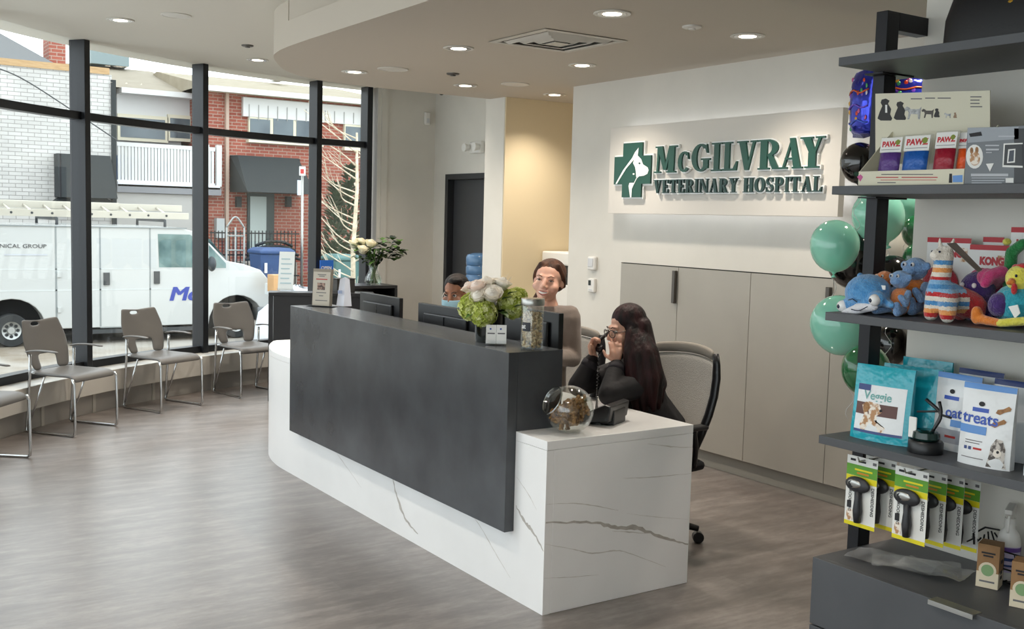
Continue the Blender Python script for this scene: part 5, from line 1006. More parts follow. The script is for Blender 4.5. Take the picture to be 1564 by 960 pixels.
# black handbag on the top shelf
t = thing('handbag', 'black leather bag with a gold clasp on the top shelf', 'bag', (3.28, 1.95, 2.2965))
LEA = mat('black_leather', '#0b0d12', .42, bump=.04, bscale=120); GOLD = mat('gold', '#c39a3f', .25, 1)
rs = []
for v, dx, dy in ((0, .085, .255), (.03, .1, .27), (.35, .1, .265), (.7, .075, .235), (.92, .05, .19), (1, .03, .14)):
    rs.append([V((3.26+dx*math.copysign(abs(math.cos(a))**.5, math.cos(a)), 1.97+dy*math.copysign(abs(math.sin(a))**.6, math.sin(a)), 2.297+.3*v)) for a in [2*PI*i/24 for i in range(24)]])
MB().rings(rs).build('body', LEA, t, smooth=50)
MB().box(3.172, 3.182, 1.95, 1.995, 2.398, 2.44).build('clasp', GOLD, t, bevel=.003); MB().lathe([(.001, 0), (.011, 0), (.009, .006), (.001, .007)], 14, Mx.Translation((3.171, 1.972, 2.42)) @ Mx.Rotation(-PI/2, 4, 'Y')).build('clasp_knob', GOLD, t, smooth=40)
MB().tube(bez([(3.25, 2.1, 2.55), (3.25, 2.08, 2.68), (3.25, 1.97, 2.73-.06), (3.25, 1.86, 2.68), (3.25, 1.84, 2.55)], 6), .009, 8).build('handle', LEA, t, smooth=1)
# ================================================================ plush toys on the third shelf
Z3 = 1.4005
def plush_mat(n, c, v): return mat('plush_'+n, c, .95, var=v, scale=60, bump=.7, bscale=160, sheen=.5)
def P3(u, v, x): return onx(u, v, x)
def plush(name, label, base, cat='plush toy'): return thing(name, label, cat, base, 0, 'plush toys on the shelf')
def bl(name, m, par, *els, vox=.005):
    mb = MB()
    for e in els:
        if len(e) == 2: mb.ell(e[0], e[1], 14, 9)
        else: capsule(mb, *e)
    if len(els) == 1: return mb.build(name, m, par, smooth=1)
    return remesh(mb, name, m, par, vox, 3)
def floor_z(o, z=Z3):
    for ch in o.children:
        if ch.type == 'MESH':
            dz = z-MW[o.name].translation.z
            for q in ch.data.vertices:
                if q.co.z < dz: q.co.z = dz
BLU = plush_mat('blue', '#3f86c4', '#5da0d6'); LBL = plush_mat('pale_blue', '#6f97c8', '#87abd6'); ORA = plush_mat('orange', '#e58445', '#ee9a5e'); WHP = plush_mat('white', '#dcdce2', '#e8e8ee'); EYE = mat('plastic_eye_white', '#eeeeee', .2); PUP = mat('plastic_pupil', '#14203c', .15); RED = plush_mat('red', '#b81c22', '#c92b30'); PUR = plush_mat('purple', '#3a1f63', '#4a2a78'); PNK = plush_mat('pink', '#cf2f73', '#dd4a88'); TEA = plush_mat('teal', '#1f93a8', '#2fa8bb'); YLW = plush_mat('yellow', '#e6dc4a', '#efe76a'); GRP = plush_mat('green', '#1c7a3c', '#2a8e4a'); ORN = plush_mat('carrot', '#e0781f', '#ea8c38')
c = P3(1326, 447, 3.14); t = plush('plush_shark', 'blue plush hammerhead shark with big white eyes at the shelf end', (c.x, c.y, Z3))
eL, eR = P3(1287, 467, 3.09), P3(1336, 458, 3.07)
bl('body', BLU, t, (c, (.08, .082, .068)), (eL+V((.015, 0, .004)), eR+V((.02, 0, .004)), .022, .028), (P3(1318, 435, 3.17), P3(1314, 421, 3.17), .022, .013), (P3(1350, 460, 3.15), P3(1362, 466, 3.1), .02, .012))
bl('belly', WHP, t, (eL+V((.0, -.01, -.026)), P3(1310, 472, 3.075), .014, .02), (P3(1310, 471, 3.075), P3(1336, 468, 3.08), .02, .014)); 
for p in (eL, eR):
    o = bl('eye', EYE, t, (p, (.021, .021, .021))); bl('pupil', PUP, o, (p+V((-.014, .003, -.001)), (.009, .009, .009)))
MB().tube(bez([P3(1300, 472, 3.055), P3(1312, 474, 3.05), P3(1325, 468, 3.052)], 5), .0018, 5).build('mouth_line', PUP, t, smooth=1); MB().tube([P3(1296, 458, 3.062), P3(1302, 456, 3.058), P3(1309, 461, 3.058)], .002, 5).build('brow_line', PUP, t, smooth=1)
MB().box(3.12, 3.124, c.y-.085, c.y-.045, 1.49, 1.505).build('label', PAPER, t)
floor_z(t)
def monkey(label, u, v, x, s, hc_, body, limbs):
    b_ = P3(u, v, x); b_.z = Z3+.055*s; t = plush('plush_monkey', label, (b_.x, b_.y, Z3)); k = s
    bl('body', body, t, (b_, (.045*k, .045*k, .055*k))); h_ = b_+V((-.01, 0, .085*k)); bl('head', hc_, t, (h_, (.036*k, .04*k, .036*k)), (h_+V((-.03*k, 0, -.008*k)), (.018*k, .024*k, .016*k)), (h_+V((0, .04*k, .01*k)), (.01*k, .014*k, .014*k)), (h_+V((0, -.04*k, .01*k)), (.01*k, .014*k, .014*k)))
    for sg in (-1, 1):
        bl('arm', limbs, t, (b_+V((-.01, sg*.04*k, .035*k)), b_+V((-.055*k, sg*.06*k, -.005), ), .014*k, .015*k), (b_+V((-.055*k, sg*.06*k, -.005)), b_+V((-.07*k, sg*.05*k, .02*k)), .013*k, .013*k))
        bl('leg', limbs, t, (b_+V((-.02, sg*.03*k, -.03*k)), b_+V((-.085*k, sg*.05*k, -.038*k)), .016*k, .018*k), (b_+V((-.085*k, sg*.05*k, -.038*k)), b_+V((-.095*k, sg*.052*k, -.01*k)), .018*k, .015*k))
        o = bl('eye', EYE, t, (h_+V((-.035*k, sg*.014*k, .014*k)), (.006*k, .006*k, .007*k))); bl('pupil', PUP, o, (h_+V((-.041*k, sg*.014*k, .013*k)), (.003*k, .003*k, .004*k)))
    floor_z(t)
monkey('orange plush creature with blue legs, just right of the shark', 1352, 460, 3.27, .85, ORA, ORA, LBL); monkey('blue plush creature with an orange chest, middle of the row', 1376, 458, 3.2, .9, LBL, ORA, LBL); monkey('orange plush creature with a blue head behind the llama', 1398, 455, 3.32, 1.15, LBL, ORN, LBL)
# llama
b_ = P3(1446, 470, 3.17); t = plush('plush_llama', 'plush llama with red, orange and blue patterned bands', (b_.x, b_.y, Z3))
B1 = plush_mat('cream_stripe', '#e6ddd0', '#efe8de'); LL = [B1, RED, plush_mat('apricot', '#e6944a', '#eda864'), BLU, plush_mat('sky_zigzag', '#7fb0d8', '#94c0e2')]
n0 = P3(1437, 440, 3.15); hd_ = P3(1443, 388, 3.16); fl_ = P3(1422, 485, 3.12); fr_ = P3(1447, 486, 3.09); back = b_+V((.08, -.03, .01))
mb = MB(); limb(mb, [V((fl_.x, fl_.y, Z3+.025)), n0+V((0, .015, -.02)), n0+V((0, 0, .05)), hd_], [.026, .036, .032, .03]); limb(mb, [V((fr_.x, fr_.y, Z3+.025)), n0+V((.0, -.03, -.03))], [.026, .036]); capsule(mb, n0+V((.01, 0, -.015)), back, .046, .05); mb.ell(hd_+V((-.02, .012, -.004)), (.028, .026, .022), 12, 8)
for sg in (-1, 1): capsule(mb, hd_+V((.0, sg*.018, .02)), hd_+V((.006, sg*.026, .05)), .009, .005)
limb(mb, [back+V((.0, .02, 0)), V((back.x, back.y+.03, Z3+.025))], [.04, .028]); limb(mb, [back-V((0, .02, 0)), V((back.x, back.y-.03, Z3+.025))], [.04, .028])
o = remesh(mb, 'body', LL[0], t, .005, 2)
for q in LL[1:]: o.data.materials.append(q)
mi = []; yb = back.y
for pl in o.data.polygons:
    z = pl.center.z; xw = pl.center.x+MW[t.name].translation.x
    k = int(z/.0135)
    k = (0, 1, 2, 0, 3, 0, 1, 4, 3, 4, 1, 0, 2, 0, 3, 1, 0, 0, 0, 0, 0)[min(20, k)] if z < .2 else 0
    if xw > b_.x+.035: k = 1
    mi.append(k)
o.data.polygons.foreach_set('material_index', mi); floor_z(t)
for sg in (-1, 1): MB().ell(hd_+V((-.035, sg*.014+.01, .008)), .004, 8, 6).build('eye', PUP, t, smooth=1)
mb = MB().add([P3(*p) for p in ((1446, 372, 3.13), (1460, 371, 3.15), (1500, 412, 3.12), (1494, 416, 3.1))], [(0, 1, 2, 3)]); q = mb.build('hang_tag', mat('tag_grey', '#6f665e', .5), t)
q.modifiers.new('t', 'SOLIDIFY').thickness = .002
# octopus, pink worm, chicken
c = P3(1492, 455, 3.31); t = plush('plush_octopus', 'dark purple plush octopus with pink spots behind the llama', (c.x, c.y, Z3))
els = [(c+V((0, 0, .03)), (.06, .058, .062))]
for k in range(6): a = .6+k*.95; els.append((c+V((.02*math.cos(a), .02*math.sin(a), -.01)), V((c.x+.062*math.cos(a), c.y+.055*math.sin(a), Z3+.022)), .024, .021))
bl('body', PUR, t, *els); bl('spot', PNK, t, (c+V((-.052, -.012, .01)), (.012, .016, .014))); bl('pink_patch', PNK, t, (c+V((-.03, -.05, .075)), (.035, .03, .03))); floor_z(t)
for sg in (-1, 1): bl('eye', EYE, t, (c+V((-.055, sg*.022, .045)), (.008, .008, .009)))
c = P3(1522, 430, 3.38); t = plush('pink_plush_toy', 'bright pink plush toy with a curved end behind the chicken', (c.x, c.y, Z3)); bl('body', PNK, t, (V((c.x+.03, c.y, Z3+.07)), (.05, .06, .068)), (V((c.x+.0, c.y+.01, Z3+.12)), P3(1530, 415, 3.28), .024, .022), (P3(1530, 415, 3.28), P3(1512, 420, 3.24), .022, .02), (P3(1512, 420, 3.24), P3(1505, 432, 3.22), .02, .018)); floor_z(t)
bl('eye', PUP, t, (P3(1521, 413, 3.25), (.005, .005, .005)))
c = P3(1552, 455, 3.2); t = plush('plush_chicken', 'yellow and teal plush chicken with orange legs at the right edge', (c.x, c.y, Z3))
bl('body', TEA, t, (V((c.x, c.y, Z3+.07)), (.055, .075, .068))); bl('head', YLW, t, (P3(1556, 425, 3.19), (.036, .042, .042))); bl('beak', ORN, t, (P3(1545, 430, 3.15), P3(1540, 432, 3.14), .012, .006)); bl('comb', RED, t, (P3(1562, 407, 3.19), (.015, .02, .012)), (P3(1552, 408, 3.19), (.013, .015, .011))); bl('wattle', RED, t, (P3(1549, 441, 3.15), (.009, .01, .018)))
bl('wing', PUR, t, (P3(1526, 465, 3.16), (.03, .036, .04))); bl('leg', ORN, t, (V((3.12, 1.985, Z3+.022)), V((3.11, 1.9, Z3+.016)), .017, .013), (V((3.12, 1.985, Z3+.022)), V((3.115, 1.985, Z3+.045)), .02, .018)); bl('leg', YLW, t, (V((3.11, 1.9, Z3+.016)), V((3.14, 1.82, Z3+.03)), .013, .014)); bl('eye', PUP, t, (P3(1552, 421, 3.15), (.004, .004, .005)))
MB().prism([tuple(P3(u, v, 3.125).yz) for u, v in ((1540, 468), (1554, 465), (1558, 478), (1550, 486))], 3.125, 3.128, 0).build('label', PAPER, t); floor_z(t)
b_ = P3(1545, 385, 3.36); t = plush('plush_vegetable', 'green plush stem toy with a yellow tip behind the chicken', (b_.x, b_.y, Z3)); bl('stem', GRP, t, (V((b_.x, b_.y, Z3+.03)), b_, .022, .02), (b_, P3(1562, 372, 3.36), .02, .018)); bl('tip', YLW, t, (P3(1538, 369, 3.36), (.014, .014, .012)))
# boxed toys at the back
def toy_card(label, u0, u1, vt, x, toy):
    a, b2 = P3(u0, vt, x), P3(u1, vt, x); z1 = (a.z+b2.z)/2
    t = thing('toy_card', label, 'toy package', (x, (a.y+b2.y)/2, Z3), 0, 'red and white toy cards')
    MB().box(x, x+.004, b2.y, a.y, Z3, z1).build('card', PAPER, t); MB().box(x-.001, x, b2.y, a.y, z1-.018, z1).build('red_header', mat('print_signal_red', '#b5202c', .5), t)
    me = text_mesh('KONG', .036, .0003, .0025, 'CENTER', .85); me.transform(MW[t.name].inverted() @ frame((x-.001, (a.y*.55+b2.y*.45)-.02, z1-.068), (0, -1, 0), (0, 0, 1))); me.materials.append(mat('print_signal_red', '#b5202c', .5)); link('brand_text', me, t)
    MB().ell((x-.012, a.y*.6+b2.y*.4, Z3+.1), (.022, abs(a.y-b2.y)*.42, .075), 18, 10).build('toy_window', plush_mat('toy_'+toy[1:], toy, toy), t, smooth=1); MB().box(x-.0012, x-.0002, b2.y+.012, b2.y+.04, z1-.085, z1-.035).build('dog_picture', FUR, t)
toy_card('white toy card with a red header behind the llama', 1417, 1484, 363, 3.46, '#c0394a'); toy_card('white toy card with a red header in the middle of the shelf', 1482, 1542, 374, 3.42, '#c02d68'); toy_card('white toy card behind the middle one, only its red top showing', 1502, 1534, 362, 3.5, '#c02d68'); toy_card('white toy card with a red header at the right edge', 1545, 1590, 347, 3.46, '#c0394a')
# ================================================================ balloons
BALL = {'mint': ('#93dcc4', .25), 'green': ('#146b3c', .1), 'black': ('#0c0c0d', 0), 'white': ('#dcd8cc', .15)}
rb = random.Random(9)
def balloon(kind, label, u, v, r_px, d, up=(0, 0, 1), tie=True):
    c = pd(u, v, d); r = r_px/FPX*d; col, tr = BALL[kind]
    t = thing('balloon', label, 'balloon', tuple(c), 0, 'party balloons by the shelf'); m = mat('balloon_'+kind, col, .12, spec=.6, coat=.5, alpha=(.8 if tr else 1))
    q = V((0, 0, 1)).rotation_difference(V(up).normalized()).to_matrix().to_4x4(); M = Mx.Translation(c) @ q
    prof = [(.001, -1.27), (.03, -1.26), (.09, -1.17)]+[(max(.001, math.cos(a)*(1 if a > 0 else 1)), math.sin(a)*(1.02 if a > 0 else 1.16)) for a in [-1.42+k*(1.42+PI/2)/14 for k in range(15)]]
    MB().lathe([(x*r, z*r) for x, z in prof], 28, M).build('skin', m, t, smooth=1)
    MB().lathe([(.001, -1.26*r), (.05*r, -1.27*r), (.11*r, -1.36*r), (.09*r, -1.38*r), (.001, -1.3*r)], 10, M).build('knot', m, t, smooth=1)
    if tie:
        p0 = M @ V((0, 0, -1.36*r)); pts = [p0+V((.012*math.sin(k*.9), .012*math.cos(k*1.1), -.02*k)) for k in range(14)]; MB().tube(pts, .0012, 4).build('ribbon', mat('curl_ribbon', '#cfd3d2', .3), t, smooth=1)
balloon('mint', 'mint balloon overlapping the sign wall, upper left of the cluster', 1275, 373, 37, 4.75, (.1, .1, 1)); balloon('mint', 'large mint balloon behind the shelf post', 1341, 328, 39, 5.0, (-.2, .3, 1)); balloon('mint', 'mint balloon sticking out left of the toy shelf', 1281, 494, 43, 4.55, (-.35, .25, 1)); balloon('mint', 'mint balloon mostly hidden right of the post', 1388, 310, 26, 5.25)
balloon('green', 'dark green balloon against the white wall end, upper', 1402, 352, 24, 5.1, tie=False); balloon('green', 'dark green balloon against the white wall end, lower', 1403, 395, 24, 5.0, tie=False); balloon('green', 'dark green balloon behind the teal treat bag', 1322, 562, 36, 4.28)
balloon('black', 'black balloon behind the upper mint balloon', 1305, 393, 42, 5.2); balloon('black', 'shiny black balloon above the orange plush toys', 1362, 424, 34, 4.9); balloon('black', 'black balloon beside the boot display box', 1313, 247, 29, 4.9); balloon('black', 'black balloon under the toy shelf behind the post', 1364, 524, 30, 5.2)
balloon('white', 'pale cream balloon low behind the mint balloon', 1318, 500, 30, 5.65); balloon('white', 'pale cream balloon right of the post', 1362, 372, 30, 5.65)
def foil(label, c, w_, h_, rot, grp):
    t = thing('foil_balloon', label, 'balloon', c, rot, 'foil balloons'); FO = mat('party_foil', '#2a2f9e', .12, .6, var='#3b47c4', scale=14, bump=.4, bscale=16)
    def F(s): return lambda u, v: V((u*w_/2*(1-.06*abs(v)), s*(.05*math.sqrt(max(0, 1-abs(u)**3))*math.sqrt(max(0, 1-abs(v)**3))), v*h_/2*(1-.06*abs(u))))
    us = [-1+.2*i for i in range(11)]
    MB().rings([[F(1)(u, v) for u in us]+[F(-1)(u, v) for u in us[::-1]] for v in us]).build('foil_skin', FO, t, smooth=1, local=True)
    rr = random.Random(len(label))
    for k in range(16):
        u, v = rr.uniform(-.8, .8), rr.uniform(-.8, .9); col = ('#d8482e', '#e0a83a', '#4fa36a', '#cf5f9a', '#e8e8ee', '#7d4bc0')[k % 6]
        for s in (1, -1): MB().ell(F(s)(u, v), (.011, .0012, .011), 8, 5).build('confetti_print', mat('foil_print_'+col[1:], col, .2, .3), t, smooth=1, local=True)
    for s in (1, -1):
        for k, (zz, col) in enumerate(((.33, '#d8602e'), (-.1, '#7d5be0'), (-.55, '#4a6be0'))): MB().tube([F(s)(u, zz+.06*math.sin(u*5+k))+V((0, s*.002, 0)) for u in us[1:-1]], .0045, 5).build('streamer_print', mat('foil_stream_'+col[1:], col, .2, .3), t, smooth=1, local=True)
    return t
p_ = pd(1322, 158, 4.9); foil('blue patterned foil balloon seen edge-on left of the shelf post', tuple(p_), .2, .32, math.radians(70), 0)
p_ = pd(1384, 150, 5.1); foil('blue patterned foil balloon right of the shelf post', tuple(p_), .26, .26, math.radians(-28), 0)
# ================================================================ outside: street, van and houses
GZ0 = -.5
GRD = mat('salted_asphalt', '#847868', .85, var='#a8a39b', scale=.7, detail=8, contrast=(.42, .62)); SNOW = mat('snow', '#e9edf2', .7, var='#dfe4ea', scale=6, bump=.4, bscale=9)
struct(MB().box(-30, 40, 9.5, 60, GZ0-.3, GZ0).build('floor_street', GRD))
struct(MB().prism(outline(.121)+[(-30, 4), (-30, 9.4), (5.1, 12.4)], GZ0-.2, -.02).build('floor_pavement', mat('pavement', '#b9b2a6', .85, var='#a9a297', scale=3))) if 0 else None
def fr(name, u0, u1, v0, v1, Y, th, m, parent=None, bevel=0):        # upright panel on the plane y = Y, front towards the street
    a, b_ = at(u0, v1, Y), at(u1, v0, Y); c, d = at(u1, v1, Y), at(u0, v0, Y)
    return MB().box(min(a.x, d.x), max(b_.x, c.x), Y-th, Y, (a.z+c.z)/2, (b_.z+d.z)/2).build(name, m, parent, bevel=bevel)
def brickmat(name, c1, c2, mo, bw=.23, rh=.078, ms=.008):
    m = mat(name, c1, .85); n = m.node_tree.nodes; l = m.node_tree.links; b = n['Principled BSDF']
    tc = n.new('ShaderNodeTexCoord'); sp = n.new('ShaderNodeSeparateXYZ'); cb = n.new('ShaderNodeCombineXYZ'); l.new(tc.outputs['Object'], sp.inputs[0]); ad = n.new('ShaderNodeMath'); l.new(sp.outputs[0], ad.inputs[0]); l.new(sp.outputs[1], ad.inputs[1]); l.new(ad.outputs[0], cb.inputs[0]); l.new(sp.outputs[2], cb.inputs[1])
    br = n.new('ShaderNodeTexBrick'); br.inputs['Scale'].default_value = 1; br.inputs['Brick Width'].default_value = bw; br.inputs['Row Height'].default_value = rh; br.inputs['Mortar Size'].default_value = ms
    br.inputs['Color1'].default_value = lin(c1); br.inputs['Color2'].default_value = lin(c2); br.inputs['Mortar'].default_value = lin(mo); l.new(cb.outputs[0], br.inputs['Vector'])
    nz = n.new('ShaderNodeTexNoise'); nz.inputs['Scale'].default_value = 1.3; l.new(tc.outputs['Object'], nz.inputs['Vector']); mx = n.new('ShaderNodeMixRGB'); mx.blend_type = 'MULTIPLY'; mx.inputs[0].default_value = .35; l.new(br.outputs['Color'], mx.inputs[1]); l.new(nz.outputs[0], mx.inputs[2]); l.new(mx.outputs[0], b.inputs['Base Color'])
    bp = n.new('ShaderNodeBump'); bp.inputs['Strength'].default_value = .5; bp.inputs['Distance'].default_value = .01; bp.invert = True; l.new(br.outputs['Fac'], bp.inputs['Height']); l.new(bp.outputs[0], b.inputs['Normal']); return m
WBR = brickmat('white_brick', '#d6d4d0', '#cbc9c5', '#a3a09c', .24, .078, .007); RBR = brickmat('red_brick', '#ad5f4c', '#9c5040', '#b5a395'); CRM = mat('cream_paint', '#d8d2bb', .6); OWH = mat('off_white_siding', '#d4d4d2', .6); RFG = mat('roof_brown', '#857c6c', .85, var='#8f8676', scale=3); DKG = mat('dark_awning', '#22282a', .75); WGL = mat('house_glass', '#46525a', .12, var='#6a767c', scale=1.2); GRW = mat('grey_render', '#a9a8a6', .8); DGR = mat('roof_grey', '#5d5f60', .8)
# white brick building
WY = 23.0; t = thing('brick_building', 'white painted brick building at the left behind the van', 'building', (0, 25, GZ0))
xr = at(172, 300, WY).x; zt = at(165, 114, WY).z
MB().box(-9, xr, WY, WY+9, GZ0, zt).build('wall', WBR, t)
MB().box(-9, xr-.05, WY-.03, WY+.2, zt, zt+.13).build('wood_fascia', mat('raw_wood', '#b99a72', .8, var='#a5865f', scale=6, stretch=(1, 1, 8)), t)
MB().prism([(-9, zt+.131), (-9, zt+1.0), (3.2, zt+.75), (4.4, zt+.131)], WY+.4, WY+.6, 1) if 0 else None
rf = MB().add([V((-9, WY+.1, zt+.14)), V((4.2, WY+.1, zt+.14)), V((3.6, WY+3, zt+1.05)), V((-9, WY+3, zt+1.05)), V((4.2, WY+9, zt+.14)), V((-9, WY+9, zt+.14))], [(0, 1, 2, 3), (3, 2, 4, 5), (1, 4, 2), (0, 3, 5)]).build('roof', DGR, t)
MB().box(at(71, 80, WY+2.2).x, at(96, 80, WY+2.2).x, WY+1.9, WY+2.6, zt+.2, at(85, 40, WY+2.2).z+.4).build('chimney', RBR, t)
MB().box(xr-.02, xr+.07, WY-.06, WY+.05, GZ0, zt-.1).build('drainpipe', DKG, t)
t2 = thing('wall_sign_box', 'dark grey boxed awning on the white brick wall', 'awning', tuple(at(125, 302, WY)))
a, b_ = at(83, 301, WY), at(166, 239, WY); rs = [[V((a.x, WY-.001, z)) for z in (a.z, b_.z)]]
MB().add([V(p) for p in ((a.x, WY-.002, a.z), (b_.x+.05, WY-.002, a.z), (b_.x, WY-.002, b_.z), (a.x, WY-.002, b_.z), (a.x, WY-.55, a.z), (b_.x+.05, WY-.55, a.z), (b_.x-.03, WY-.3, b_.z), (a.x, WY-.3, b_.z))], [(0, 3, 2, 1), (4, 5, 6, 7), (0, 1, 5, 4), (1, 2, 6, 5), (2, 3, 7, 6), (3, 0, 4, 7)]).build('canopy', DKG, t2, bevel=.01)
MB().box(a.x, a.x+.03, WY-.58, WY-.55, a.z, b_.z-.02).build('frame', BLACKM, t2)
t2 = thing('wall_lamp', 'dark arched lamp low on the white brick wall', 'lamp', tuple(at(125, 315, WY)))
c = at(124, 318, WY); MB().prism([(c.x+.85*math.cos(k*PI/10), c.z+.42*math.sin(k*PI/10)*.8) for k in range(11)] and [(c.z+.3*math.sin(k*PI/10), c.x+.62*math.cos(k*PI/10)) for k in range(11)], WY-.35, WY-.001, 1).build('shade', DKG, t2); MB().box(c.x-.05, c.x+.05, WY-.2, WY-.1, c.z-.12, c.z-.001).build('bulb', WPL, t2)
# house with the balcony
HY = 26.5; t = thing('balcony_house', 'grey two-storey house with a white balcony between the brick buildings', 'building', tuple(at(232, 400, HY)))
x0, x1 = xr+.3, at(318, 250, 25).x-.2
MB().box(x0, x1, HY, HY+8, GZ0, at(230, 150, HY).z).build('wall', GRW, t); fr('siding', 178, 300, 148, 182, HY, .05, OWH, t); fr('fascia', 178, 299, 141, 149, HY, .5, OWH, t)
z0 = at(230, 141, HY).z; z1 = at(230, 104, HY).z; MB().add([V((x0-.2, HY-.5, z0)), V((x1+.1, HY-.5, z0)), V((x1+.1, HY+3, z1+.3)), V((x0-.2, HY+3, z1+.3)), V((x1+.1, HY+8, z0)), V((x0-.2, HY+8, z0))], [(0, 1, 2, 3), (3, 2, 4, 5), (1, 4, 2), (0, 3, 5)]).build('roof', RFG, t)
fr('dormer', 120, 176, 86, 108, HY+4, 1.5, mat('pale_green_metal', '#7f8e90', .6), t)
for u0, u1 in ((184, 252), (260, 290)):
    f_ = fr('window', u0-5, u1+4, 176, 216, HY-.05, .06, CRM, t); fr('pane', u0, u1, 181, 211, HY-.11, .01, WGL, f_)
fr('lower_wall', 176, 304, 296, 420, HY-1.6, .1, mat('lower_render', '#b3b1ad', .8), t)
dk = fr('balcony_floor', 176, 334, 284, 296, HY-1.58, .2, mat('balcony_edge', '#85868a', .7), t); a = at(177, 284, HY-1.58); b_ = at(332, 286, HY-1.58)
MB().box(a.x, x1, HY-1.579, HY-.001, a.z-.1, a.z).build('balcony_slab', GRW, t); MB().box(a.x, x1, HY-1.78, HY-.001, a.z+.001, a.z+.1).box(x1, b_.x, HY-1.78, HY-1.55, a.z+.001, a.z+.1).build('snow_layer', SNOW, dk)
zr = at(232, 226, HY-1.6).z; zb = at(232, 281, HY-1.6).z
rl = MB().box(a.x, b_.x-.1, HY-1.72, HY-1.64, zr, zr+.09).build('railing', OWH, t); MB().box(a.x, b_.x-.1, HY-1.71, HY-1.65, zb, zb+.07).build('bottom_rail', OWH, rl)
nb_ = 30
for k in range(nb_): xx = a.x+.05+(b_.x-a.x-.2)*k/(nb_-1); MB().box(xx-.028, xx+.028, HY-1.705, HY-1.655, zb+.07, zr).build('baluster', OWH, rl)
for u in (312, 331): p = at(u, 260, HY-1.55); MB().box(p.x-.06, p.x+.06, HY-1.74, HY-1.62, zb+.0, zr+.15).build('post', OWH, t)
for i, (u0, u1, v0, v1, m, nm, lab) in enumerate(((180, 188, 240, 272, mat('blue_plastic', '#3a72b4', .5), 'storage_bin', 'blue box on the balcony, left'), (195, 201, 243, 272, mat('blue_plastic', '#3a72b4', .5), 'storage_bin', 'narrow blue box on the balcony beside the left one'), (240, 258, 250, 270, mat('blue_plastic', '#3a72b4', .5), 'storage_bin', 'blue box on the balcony, right'), (218, 236, 248, 268, mat('dark_box', '#6b6862', .7), 'barbecue', 'dark grill on the balcony behind the railing'))):
    t2 = thing(nm, lab, 'box' if nm == 'storage_bin' else 'grill', (at((u0+u1)/2, v1, HY-.9).x, HY-.9, a.z+.1)); q = at(u0, v0, HY-.9); r_ = at(u1, v1, HY-.9)
    MB().box(q.x, r_.x, HY-1.1, HY-.7, a.z+.101, q.z).build('body', m, t2, bevel=.03); MB().box(q.x-.02, r_.x+.02, HY-1.12, HY-.68, q.z+.001, q.z+.05).build('lid', m, t2, bevel=.01)
# red brick house
RY = 25.0; t = thing('red_brick_house', 'red brick house with cream window frames across the street', 'building', tuple(at(430, 420, RY)))
xl = at(318, 250, RY).x; xg = at(600, 250, RY).x
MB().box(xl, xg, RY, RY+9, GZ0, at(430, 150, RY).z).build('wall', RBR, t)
ze = at(320, 134, RY).z; zf = at(320, 140, RY).z; MB().box(xl-.15, xg, RY-.5, RY-.001, zf, zf+.05).build('soffit', CRM, t); MB().box(xl-.2, xg, RY-.56, RY-.5, zf-.03, ze).build('gutter', OWH, t)
zq = at(320, 117, RY+3.5).z; MB().add([V((xl-.25, RY-.56, ze+.001)), V((xg, RY-.56, ze+.001)), V((xg, RY+3.5, zq)), V((xl-.25, RY+3.5, zq)), V((xg, RY+9, ze)), V((xl-.25, RY+9, ze))], [(0, 1, 2, 3), (3, 2, 4, 5), (1, 4, 2), (0, 3, 5)]).build('roof', mat('roof_tan', '#8a806c', .85, var='#968c78', scale=3), t)
MB().box(xl, xg, RY-.02, RY-.001, at(430, 150, RY).z, zf).build('frieze', CRM, t)
fr('chimney', 412, 425, 108, 125, RY+3, .6, OWH, t); 
sd = fr('siding', 369, 553, 157, 185, RY, .12, OWH, t)
for k in range(12): fr('siding_joint', 380+k*14.5, 381+k*14.5, 159+k*1.2, 183+k*.5, RY-.12, .01, mat('siding_groove', '#9a9a97', .7), sd)
def win(u0, u1, v0, v1, n):
    f_ = fr('window', u0, u1, v0, v1, RY, .1, CRM, t); w_ = (u1-u0-4)/n
    for k in range(n): fr('pane', u0+4+k*w_, u0+4+(k+1)*w_-5, v0+4, v1-9, RY-.1, .012, WGL, f_)
    fr('sill', u0-2, u1+2, v1-1, v1+3, RY, .18, CRM, t)
win(378, 488, 178, 218, 3); win(524, 566, 190, 228, 1)
rs = []
a, b_ = at(351, 293, RY), at(458, 300, RY); zt_ = at(351, 237, RY).z
aw = MB().add([V(p) for p in ((a.x, RY-.001, a.z), (b_.x, RY-.001, a.z), (b_.x, RY-.001, zt_), (a.x, RY-.001, zt_), (a.x+.05, RY-1.1, a.z), (b_.x-.05, RY-1.1, a.z), (b_.x-.15, RY-.25, zt_), (a.x+.1, RY-.25, zt_))], [(0, 3, 2, 1), (4, 5, 6, 7), (0, 1, 5, 4), (1, 2, 6, 5), (2, 3, 7, 6), (3, 0, 4, 7)]).build('awning', DKG, t)
df = fr('door_surround', 377, 417, 295, 415, RY, .06, mat('dark_teal_paint', '#2d3b3b', .5), t); fr('door', 382, 406, 300, 415, RY-.06, .02, mat('pale_door', '#aeb9b6', .5), df)
fr('drainpipe', 343, 347, 140, 400, RY, .12, mat('tan_pipe', '#b29a8a', .6), t); fr('meter_box', 327, 339, 333, 363, RY, .2, mat('meter_grey', '#b3b8b8', .6), t)
for u in (362, 438): fr('carriage_lamp', u-3, u+4, 300, 316, RY-.01, .15, DKG, t)
fr('steps', 355, 430, 398, 440, RY-.2, 1.0, mat('concrete', '#9b948b', .85), t)
fr('white_return', 553, 562, 120, 440, RY-.01, .3, OWH, t)
